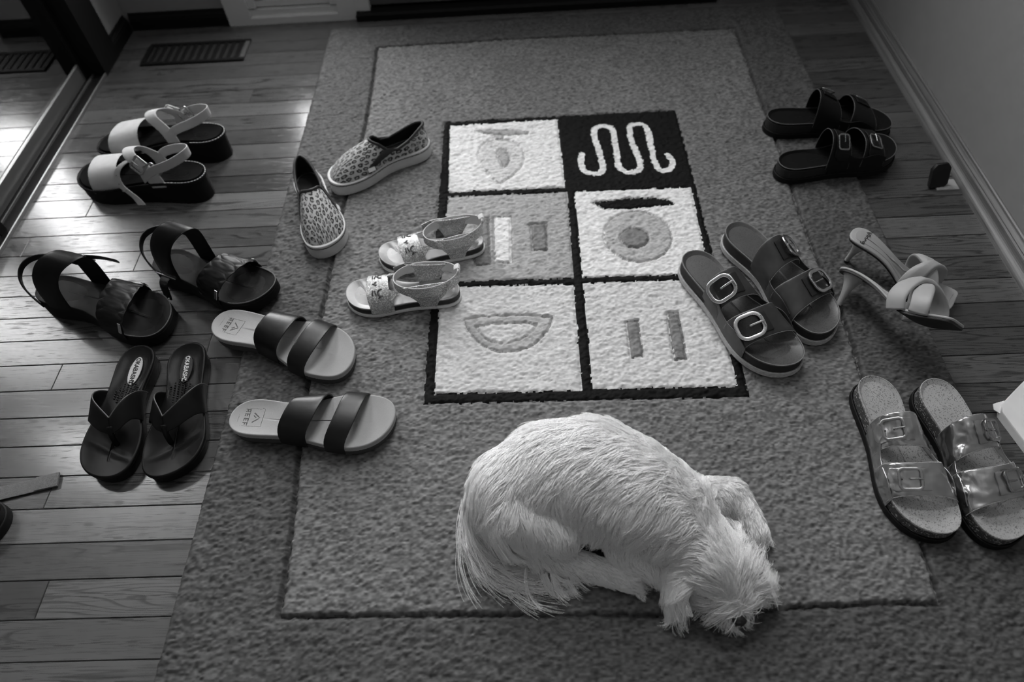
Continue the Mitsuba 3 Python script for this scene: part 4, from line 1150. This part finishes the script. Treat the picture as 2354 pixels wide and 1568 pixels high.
# --- small things on the floor
mat('mat_webbing', mikit.proc(lambda p, n, uv: 0.10 * (0.75 + 0.5 * noise(p.x * 900, p.y * 900))), 0.8)
wb = Thing('webbing_strap', 'flat grey webbing strap end lying on the floorboards at the left', 'strap')
P = np.array([(-1.02, 0.452, 0.004), (-0.95, 0.470, 0.005), (-0.86, 0.4925, 0.004), (-0.782, 0.512, 0.003)])
n_ = np.array([-0.22, 0.975, 0]) * 0.0125
wb.part('strap', Band(P - n_, P + n_, 0.0022, n=30, K=20).mesh, 'mat_webbing', smooth=50)
P = P[-1] + np.array([(-0.035, -0.008, 0.0022), (-0.015, -0.0035, 0.0024), (0.0005, 0.0, 0.0022)])
wb.part('folded_end', Band(P - n_ * 1.02, P + n_ * 1.02, 0.0024, n=8, K=20).mesh, 'mat_webbing', smooth=50, label='folded and stitched end')

ds = Thing('door_stop', 'small black door stop with a pale foot leaning by the right baseboard', 'door stop')
mat('mat_stop_black', 0.004, 0.5)
mat('mat_stop_pale', 0.32, 0.6)
ds.part('foot', join(box(0.842, 0.8875, 1.104, 1.136, 0.0, 0.003, 0.001)), 'mat_stop_pale', label='pale foot plate')
Ms = place(0.829, 1.112, 0.002, 8)
ds.part('plate', prism([(0.000, 0), (0.030, 0), (0.036, 0.006), (0.036, 0.040), (0.028, 0.050), (0.004, 0.050), (-0.004, 0.040), (-0.004, 0.006)], -0.004, 0.004, 0.001), 'mat_stop_black',
        M=Ms @ np.array([[1, 0, 0, 0], [0, 0.35, -0.94, 0], [0, 0.94, 0.35, 0], [0, 0, 0, 1.0]]), label='black leaning plate')

vt = Thing('floor_register', 'dark slotted floor register near the left end of the back wall', 'vent')
mat('mat_register', 0.004, 0.7, specular=0.15)
vx0, vx1, vy0, vy1 = -1.035, -0.752, 1.738, 1.842
vt.part('frame', join(box(vx0, vx1, vy0, vy0 + 0.012, 0, 0.006, 0.002), box(vx0, vx1, vy1 - 0.012, vy1, 0, 0.006, 0.002), box(vx0, vx0 + 0.012, vy0 + 0.012, vy1 - 0.012, 0, 0.006)), 'mat_register')
vt.part('end_bar', box(vx1 - 0.012, vx1, vy0 + 0.012, vy1 - 0.012, 0, 0.007, 0.002), 'mat_alu', label='worn metal end of the frame')
vt.part('pan', box(vx0, vx1, vy0, vy1, 0.0, 0.0012), 'mat_lining_black')
for i in range(12):
    x = vx0 + 0.020 + i * 0.0212
    vt.part('slat', box(x, x + 0.010, vy0 + 0.012, vy1 - 0.012, 0.0, 0.004, 0.001), 'mat_register')

pb = Thing('paper_packet', 'corner of a folded white paper packet on the floorboards at the right edge', 'packet')
mat('mat_paper', mikit.proc(lambda p, n, uv: 0.74 * (0.92 + 0.16 * fbm(p.x * 40, p.y * 40, p.z * 40, 2))), 0.7)
pb.part('body', prism([(0.7370, 0.568), (0.7440, 0.583), (0.800, 0.628), (0.95, 0.62), (0.93, 0.40), (0.760, 0.455)], 0.0, 0.016, 0.002), 'mat_paper')
pb.part('flap', loft(np.array([[(0.7315, 0.576, z), (0.7345, 0.587, z), (0.7520, 0.5905, z + 0.003), (0.7385, 0.5665, z + 0.001)] for z in (0.008, 0.0095)])), 'mat_paper', smooth=False, label='small folded corner flap')

sh = Thing('black_shoe', 'black shoe whose rounded tip shows at the left frame edge', 'shoe', place(-1.092, 0.457, 0.0, -8))
la = Last(0.26, 1.0)
sh.part('sole', la.slab(0.0, 0.018, 0.003, out=0.002), 'mat_rubber_black', smooth=50)
sh.part('upper', la.slab(0.018, lambda x: 0.030 + 0.045 * np.clip(1 - x / 0.26, 0, 1), 0.012, out=0.0, steps=(0.97, 0.9, 0.7, 0.4, 0.0)), 'mat_black_leather', smooth=50)
# ---------------------------------------------------------------- the dog, curled up asleep on the rug
import manifold3d as m3
J = dict(rump=(-0.033, 0.430, 0.08, 0.066), hip=(0.018, 0.447, 0.092, 0.076), mid=(0.076, 0.443, 0.096, 0.08), ribs=(0.126, 0.417, 0.092, 0.076), shoulder=(0.172, 0.394, 0.082, 0.064),
         belly=(0.065, 0.407, 0.078, 0.050), chest=(0.124, 0.388, 0.074, 0.048), neck=(0.201, 0.361, 0.074, 0.047), head=(0.227, 0.324, 0.066, 0.044), muzzle=(0.250, 0.278, 0.040, 0.024),
         cheekl=(0.233, 0.291, 0.042, 0.025), cheekr=(0.270, 0.298, 0.042, 0.025), hipj=(-0.030, 0.402, 0.082, 0.054), knee=(0.018, 0.376, 0.074, 0.040), hock=(-0.005, 0.361, 0.044, 0.024),
         shin=(0.049, 0.337, 0.036, 0.0185), paw=(0.118, 0.316, 0.0315, 0.0165), fsh=(0.222, 0.416, 0.060, 0.034), felb=(0.277, 0.430, 0.042, 0.025), fwr=(0.298, 0.397, 0.034, 0.019), fpaw=(0.305, 0.378, 0.031, 0.017),
         nelb=(0.116, 0.352, 0.044, 0.030), nwr=(0.162, 0.325, 0.035, 0.021), npaw=(0.201, 0.301, 0.031, 0.018), tail0=(-0.088, 0.424, 0.065, 0.018), tail1=(-0.098, 0.394, 0.036, 0.012), tail2=(-0.078, 0.363, 0.024, 0.008))
BONES = [('rump', 'hip'), ('hip', 'mid'), ('mid', 'ribs'), ('ribs', 'shoulder'), ('hip', 'belly'), ('mid', 'belly'), ('belly', 'chest'), ('ribs', 'chest'), ('shoulder', 'chest'), ('shoulder', 'neck'), ('chest', 'neck'),
         ('neck', 'head'), ('head', 'cheekl'), ('head', 'cheekr'), ('cheekl', 'muzzle'), ('cheekr', 'muzzle'), ('head', 'muzzle'), ('rump', 'hipj'), ('hipj', 'knee'), ('knee', 'hock'), ('hock', 'shin'), ('shin', 'paw'),
         ('shoulder', 'fsh'), ('fsh', 'felb'), ('felb', 'fwr'), ('fwr', 'fpaw'), ('chest', 'nelb'), ('nelb', 'nwr'), ('nwr', 'npaw'), ('rump', 'tail0'), ('tail0', 'tail1'), ('tail1', 'tail2')]


def ball(c, r, n=28):
    return m3.Manifold.sphere(r, n).translate([float(x) for x in c])


body = m3.Manifold()
for a, b in BONES:
    body = body + m3.Manifold.batch_hull([ball(J[a][:3], J[a][3]), ball(J[b][:3], J[b][3])])
# toes on the paws that show
for pw, d in (('paw', (0.95, -0.30)), ('fpaw', (0.3, -0.95))):
    c, r = np.array(J[pw][:3]), J[pw][3]
    d = np.array(d) / np.hypot(*d)
    for k in (-1.5, -0.5, 0.5, 1.5):
        e = c + np.array([d[0] * r * 0.85 - d[1] * k * r * 0.42, d[1] * r * 0.85 + d[0] * k * r * 0.42, -r * 0.42])
        body = body + m3.Manifold.batch_hull([ball(e, r * 0.36, 16), ball(c, r * 0.6, 16)])
body = body.refine_to_length(0.006)
mm = body.to_mesh()
dogm = trimesh.Trimesh(mm.vert_properties[:, :3], mm.tri_verts)
dogm = trimesh.smoothing.filter_taubin(dogm, iterations=24)
mat('mat_dog', 0.62, 0.9)
dog = Thing('dog', 'small white long haired dog curled up asleep on the rug', 'dog')
dog.part('body', dogm, 'mat_dog', smooth=True)


def ear_mesh(a, b, c, n):
    """a soft flap from the joint a over b to the tip c; n points outward"""
    P = spl([a, b, c], 20)
    t = np.linspace(0, 1, 20)
    w = 0.027 * (np.sin(np.pi * (0.30 + 0.66 * t)) ** 0.9)
    du = np.gradient(P, axis=0)
    du /= np.linalg.norm(du, axis=1, keepdims=True)
    side = np.cross(du, n)
    side /= np.linalg.norm(side, axis=1, keepdims=True)
    nn = np.cross(side, du)
    q = np.linspace(0, 2 * np.pi, 20, endpoint=False)
    return loft(P[:, None] + w[:, None, None] * np.cos(q)[None, :, None] * side[:, None] + (0.0035 * np.sin(q))[None, :, None] * nn[:, None] - (0.35 * w[:, None] * np.cos(q)[None] ** 2)[..., None] * nn[:, None])


EARS = [ear_mesh((0.188, 0.328, 0.088), (0.168, 0.292, 0.058), (0.168, 0.263, 0.026), (-0.8, -0.3, 0.6)), ear_mesh((0.262, 0.352, 0.086), (0.287, 0.332, 0.062), (0.301, 0.322, 0.030), (0.7, 0.3, 0.6))]
for e in EARS:
    dog.part('ear', e, 'mat_dog', smooth=True, label='hanging furry ear')
mat('mat_nose', 0.012, 0.35)
nose = trimesh.creation.icosphere(3, 1.0)
nose.apply_scale((0.010, 0.008, 0.007))
nose.vertices *= 1 + 0.12 * np.sin(nose.vertices[:, :1] * 500) * (nose.vertices[:, 2:] < 0)
nose.apply_translation((0.2525, 0.2545, 0.046))
dog.part('nose', nose, 'mat_nose', smooth=True, label='dark nose')
for c in ((0.232, 0.286, 0.064), (0.262, 0.291, 0.064)):
    e = trimesh.creation.icosphere(2, 0.006)
    e.apply_translation(c)
    dog.part('eye', e, 'mat_nose', smooth=True, label='dark eye under the fringe')
mouth = tube(spl([(0.240, 0.256, 0.034), (0.251, 0.2505, 0.035), (0.262, 0.258, 0.034)], 10), 0.0022, K=6)
dog.part('mouth', mouth, 'mat_nose', smooth=True)

# the coat: (place on the body, way the hair lies), read along the dog's back, flanks, legs and face
FLOW = np.array([
    # x, y, z | direction
    (0.172, 0.452, 0.13, -0.60, 0.25, 0.05), (0.120, 0.490, 0.15, -0.80, 0.10, 0.0), (0.060, 0.515, 0.14, -0.90, -0.05, 0.0), (0.000, 0.500, 0.14, -0.85, -0.30, -0.1), (-0.070, 0.470, 0.11, -0.55, -0.70, -0.3), (-0.100, 0.430, 0.06, -0.20, -0.70, -0.6),
    (0.150, 0.420, 0.155, -0.75, -0.15, -0.1), (0.100, 0.410, 0.165, -0.75, -0.45, -0.1), (0.050, 0.420, 0.165, -0.75, -0.45, -0.1), (0.000, 0.420, 0.16, -0.60, -0.70, -0.2), (0.120, 0.370, 0.12, -0.35, -0.75, -0.5), (0.070, 0.370, 0.12, -0.45, -0.75, -0.5),
    (-0.030, 0.400, 0.12, -0.25, -0.80, -0.5), (0.020, 0.370, 0.09, 0.35, -0.80, -0.4), (0.000, 0.340, 0.05, 0.70, -0.60, -0.3), (0.060, 0.330, 0.05, 0.90, -0.35, -0.1), (0.115, 0.312, 0.04, 0.95, -0.25, -0.1),
    (0.120, 0.345, 0.07, -0.10, -0.80, -0.6), (0.170, 0.370, 0.12, -0.55, -0.60, -0.4), (0.195, 0.350, 0.11, -0.70, -0.35, -0.3), (0.215, 0.375, 0.115, -0.65, 0.45, 0.0), (0.190, 0.400, 0.14, -0.75, 0.30, 0.0),
    (0.160, 0.325, 0.05, 0.10, -0.80, -0.5), (0.225, 0.330, 0.11, -0.45, 0.80, 0.2), (0.245, 0.345, 0.10, 0.30, 0.80, 0.1), (0.205, 0.320, 0.10, -0.80, 0.30, -0.1), (0.240, 0.305, 0.10, -0.15, 0.80, 0.4),
    (0.222, 0.290, 0.06, -0.80, -0.10, 0.1), (0.232, 0.272, 0.055, -0.75, -0.45, 0.0), (0.250, 0.283, 0.068, 0.00, 0.80, 0.5), (0.278, 0.298, 0.06, 0.80, 0.15, 0.1), (0.272, 0.272, 0.055, 0.80, -0.40, 0.0), (0.250, 0.256, 0.030, 0.0, -0.75, -0.6), (0.238, 0.260, 0.035, -0.55, -0.7, -0.3), (0.264, 0.260, 0.035, 0.55, -0.7, -0.3),
    (0.240, 0.425, 0.09, 0.60, 0.15, -0.3), (0.280, 0.440, 0.06, 0.60, -0.30, -0.4), (0.300, 0.400, 0.05, 0.25, -0.80, -0.4), (0.308, 0.375, 0.04, 0.20, -0.90, -0.3), (0.290, 0.400, 0.06, 0.1, -0.8, -0.3),
    (0.168, 0.290, 0.06, -0.05, -0.60, -0.8), (0.290, 0.330, 0.06, 0.35, -0.40, -0.7), (-0.095, 0.395, 0.04, 0.25, -0.80, -0.4), (-0.080, 0.362, 0.03, 0.75, -0.60, -0.2)])
FT = cKDTree(FLOW[:, :3])


def flow(p):
    d, i = FT.query(p, 4)
    w = 1 / (d + 0.008) ** 3
    return (FLOW[i, 3:] * w[..., None]).sum(1) / w.sum(1, keepdims=True)


def hair_length(p):
    d, i = FT.query(p, 3)
    tab = np.full(len(FLOW), 0.028)
    tab[13:18] = 0.016
    tab[15:17] = 0.012
    tab[22] = 0.016
    tab[23:35] = 0.026
    tab[27:35] = 0.034
    tab[32] = 0.012
    tab[35:40] = 0.012
    tab[40:42] = 0.024
    tab[42:] = 0.045
    w = 1 / (d + 0.006) ** 2
    return (tab[i] * w).sum(1) / w.sum(1)


def grow(mesh, n, seed, lift=0.34, clump=0.70, width=0.00042, scale=1.0, guides=0.06, sway=0.5):
    g = np.random.default_rng(seed)
    pts, fi = trimesh.sample.sample_surface(mesh, n, seed=seed)
    nrm = mesh.face_normals[fi]
    keep = pts[:, 2] > 0.018
    pts, nrm = pts[keep], nrm[keep]
    n = len(pts)
    ng = max(8, int(n * guides))
    S = 6
    t = np.linspace(0, 1, S)

    def strands(P, N, jit, L):
        D = flow(P)
        wave = np.stack([meshkit.noise(P * 38, seed + k) - 0.5 for k in range(3)], -1) * 2 * sway
        D = D + wave + g.normal(0, jit, D.shape)
        D -= (D * N).sum(1, keepdims=True) * N
        D /= np.linalg.norm(D, axis=1, keepdims=True) + 1e-9
        lf = lift * (0.7 + 0.6 * g.random(len(P)))[:, None]
        B = np.cross(N, D) * g.normal(0, 0.35, (len(P), 1))
        out = P[:, None] + L[:, None, None] * (t[None, :, None] * D[:, None] + (lf * 1.0)[:, None] * (t - 0.75 * t ** 2)[None, :, None] * N[:, None] * 1.3 + (t ** 2)[None, :, None] * B[:, None] * 0.5)
        out[:, :, 2] -= (L[:, None] * 0.22 * t[None] ** 2)
        return out
    gi = g.choice(n, ng, replace=False)
    L = hair_length(pts) * scale * (0.65 + 0.7 * g.random(n))
    G = strands(pts[gi], nrm[gi], 0.14, np.maximum(L[gi], hair_length(pts[gi]) * scale))
    H = strands(pts, nrm, 0.10, L)
    d, near = cKDTree(pts[gi]).query(pts)
    c = (clump * (0.5 + 0.9 * g.random(n)))[:, None, None] * (t[None, :, None] ** 1.2)
    off = (g.normal(0, 0.0011, (n, 3)))[:, None, :]
    H = H * (1 - c) + (G[near] + off) * c
    H[:, :, 2] = np.maximum(H[:, :, 2], 0.0150 + 0.003 * g.random((n, 1)))
    return H


def strand_mesh(H, width, taper=0.25):
    n, S = H.shape[:2]
    T_ = np.gradient(H, axis=1)
    T_ /= np.linalg.norm(T_, axis=2, keepdims=True) + 1e-12
    a = np.cross(T_, np.array([0.31, -0.22, 0.92]))
    a /= np.linalg.norm(a, axis=2, keepdims=True) + 1e-9
    b = np.cross(T_, a)
    w = width * (1 - (1 - taper) * np.linspace(0, 1, S) ** 1.5)[None, :, None]
    q = np.arange(3) * 2 * np.pi / 3
    V = H[:, :, None] + w[:, :, None] * (np.cos(q)[None, None, :, None] * a[:, :, None] + np.sin(q)[None, None, :, None] * b[:, :, None])
    i, s, k = np.meshgrid(np.arange(n), np.arange(S - 1), np.arange(3), indexing='ij')
    base = (i * S + s) * 3
    A, B, C, D = base + k, base + (k + 1) % 3, base + 3 + (k + 1) % 3, base + 3 + k
    F = np.vstack([np.stack([A, B, C], -1).reshape(-1, 3), np.stack([A, C, D], -1).reshape(-1, 3)])
    return V.reshape(-1, 3), F


mat('mat_fur', 0.92, 0.65, specular=0.4)
coat = [grow(dogm, 34000, 21)] + [grow(e, 1700, 31 + i, lift=0.18) for i, e in enumerate(EARS)]
coat = np.concatenate(coat)
dog.part('coat', strand_mesh(coat, 0.00048), 'mat_fur', smooth=True, kind='stuff', label='long white coat')
# the plume of the tail, in long loose locks on the rug
locks = []
g = np.random.default_rng(5)
for k in range(95):
    t0 = g.random()
    root = spl([(-0.104, 0.440, 0.070), (-0.111, 0.398, 0.040), (-0.098, 0.362, 0.028), (-0.056, 0.340, 0.024)], 50)[int(t0 * 49)] + g.normal(0, 0.004, 3)
    L = g.uniform(0.06, 0.115)
    a0 = np.radians(-98 + 60 * t0 + g.normal(0, 11))
    curl = g.uniform(0.5, 1.7)
    P = [root]
    for s in range(11):
        a = a0 + curl * (s / 10) ** 1.3
        P.append(P[-1] + np.array([math.cos(a), math.sin(a), -0.25 if P[-1][2] > 0.02 else 0.02 * g.normal()]) * L / 11)
    P = np.array(P)
    for _ in range(11):
        o = g.normal(0, 0.0016, 3)
        sp = (np.linspace(0, 1, 12) ** 1.5)[:, None] * g.normal(0, 0.006, 3) + o * np.linspace(1, 0.5, 12)[:, None]
        locks.append(P + sp)
for k in range(22):                                     # wisps behind the hind paw
    root = np.array([0.018, 0.335, 0.03]) + g.normal(0, 1, 3) * (0.014, 0.006, 0.004)
    a0 = np.radians(g.uniform(-125, -70))
    curl = g.uniform(0.8, 2.2)
    P = [root]
    L = g.uniform(0.03, 0.06)
    for s in range(11):
        a = a0 + curl * (s / 10) ** 1.2
        P.append(P[-1] + np.array([math.cos(a), math.sin(a), -0.2 if P[-1][2] > 0.02 else 0]) * L / 11)
    P = np.array(P)
    for _ in range(14):
        locks.append(P + (np.linspace(0, 1, 12) ** 1.5)[:, None] * g.normal(0, 0.003, 3) + g.normal(0, 0.0012, 3))
locks = np.array(locks)
locks[:, :, 2] = np.maximum(locks[:, :, 2], 0.0165)
dog.part('tail_plume', strand_mesh(locks, 0.00048, 0.4), 'mat_fur', smooth=True, kind='stuff', label='long loose tail hair lying on the rug')
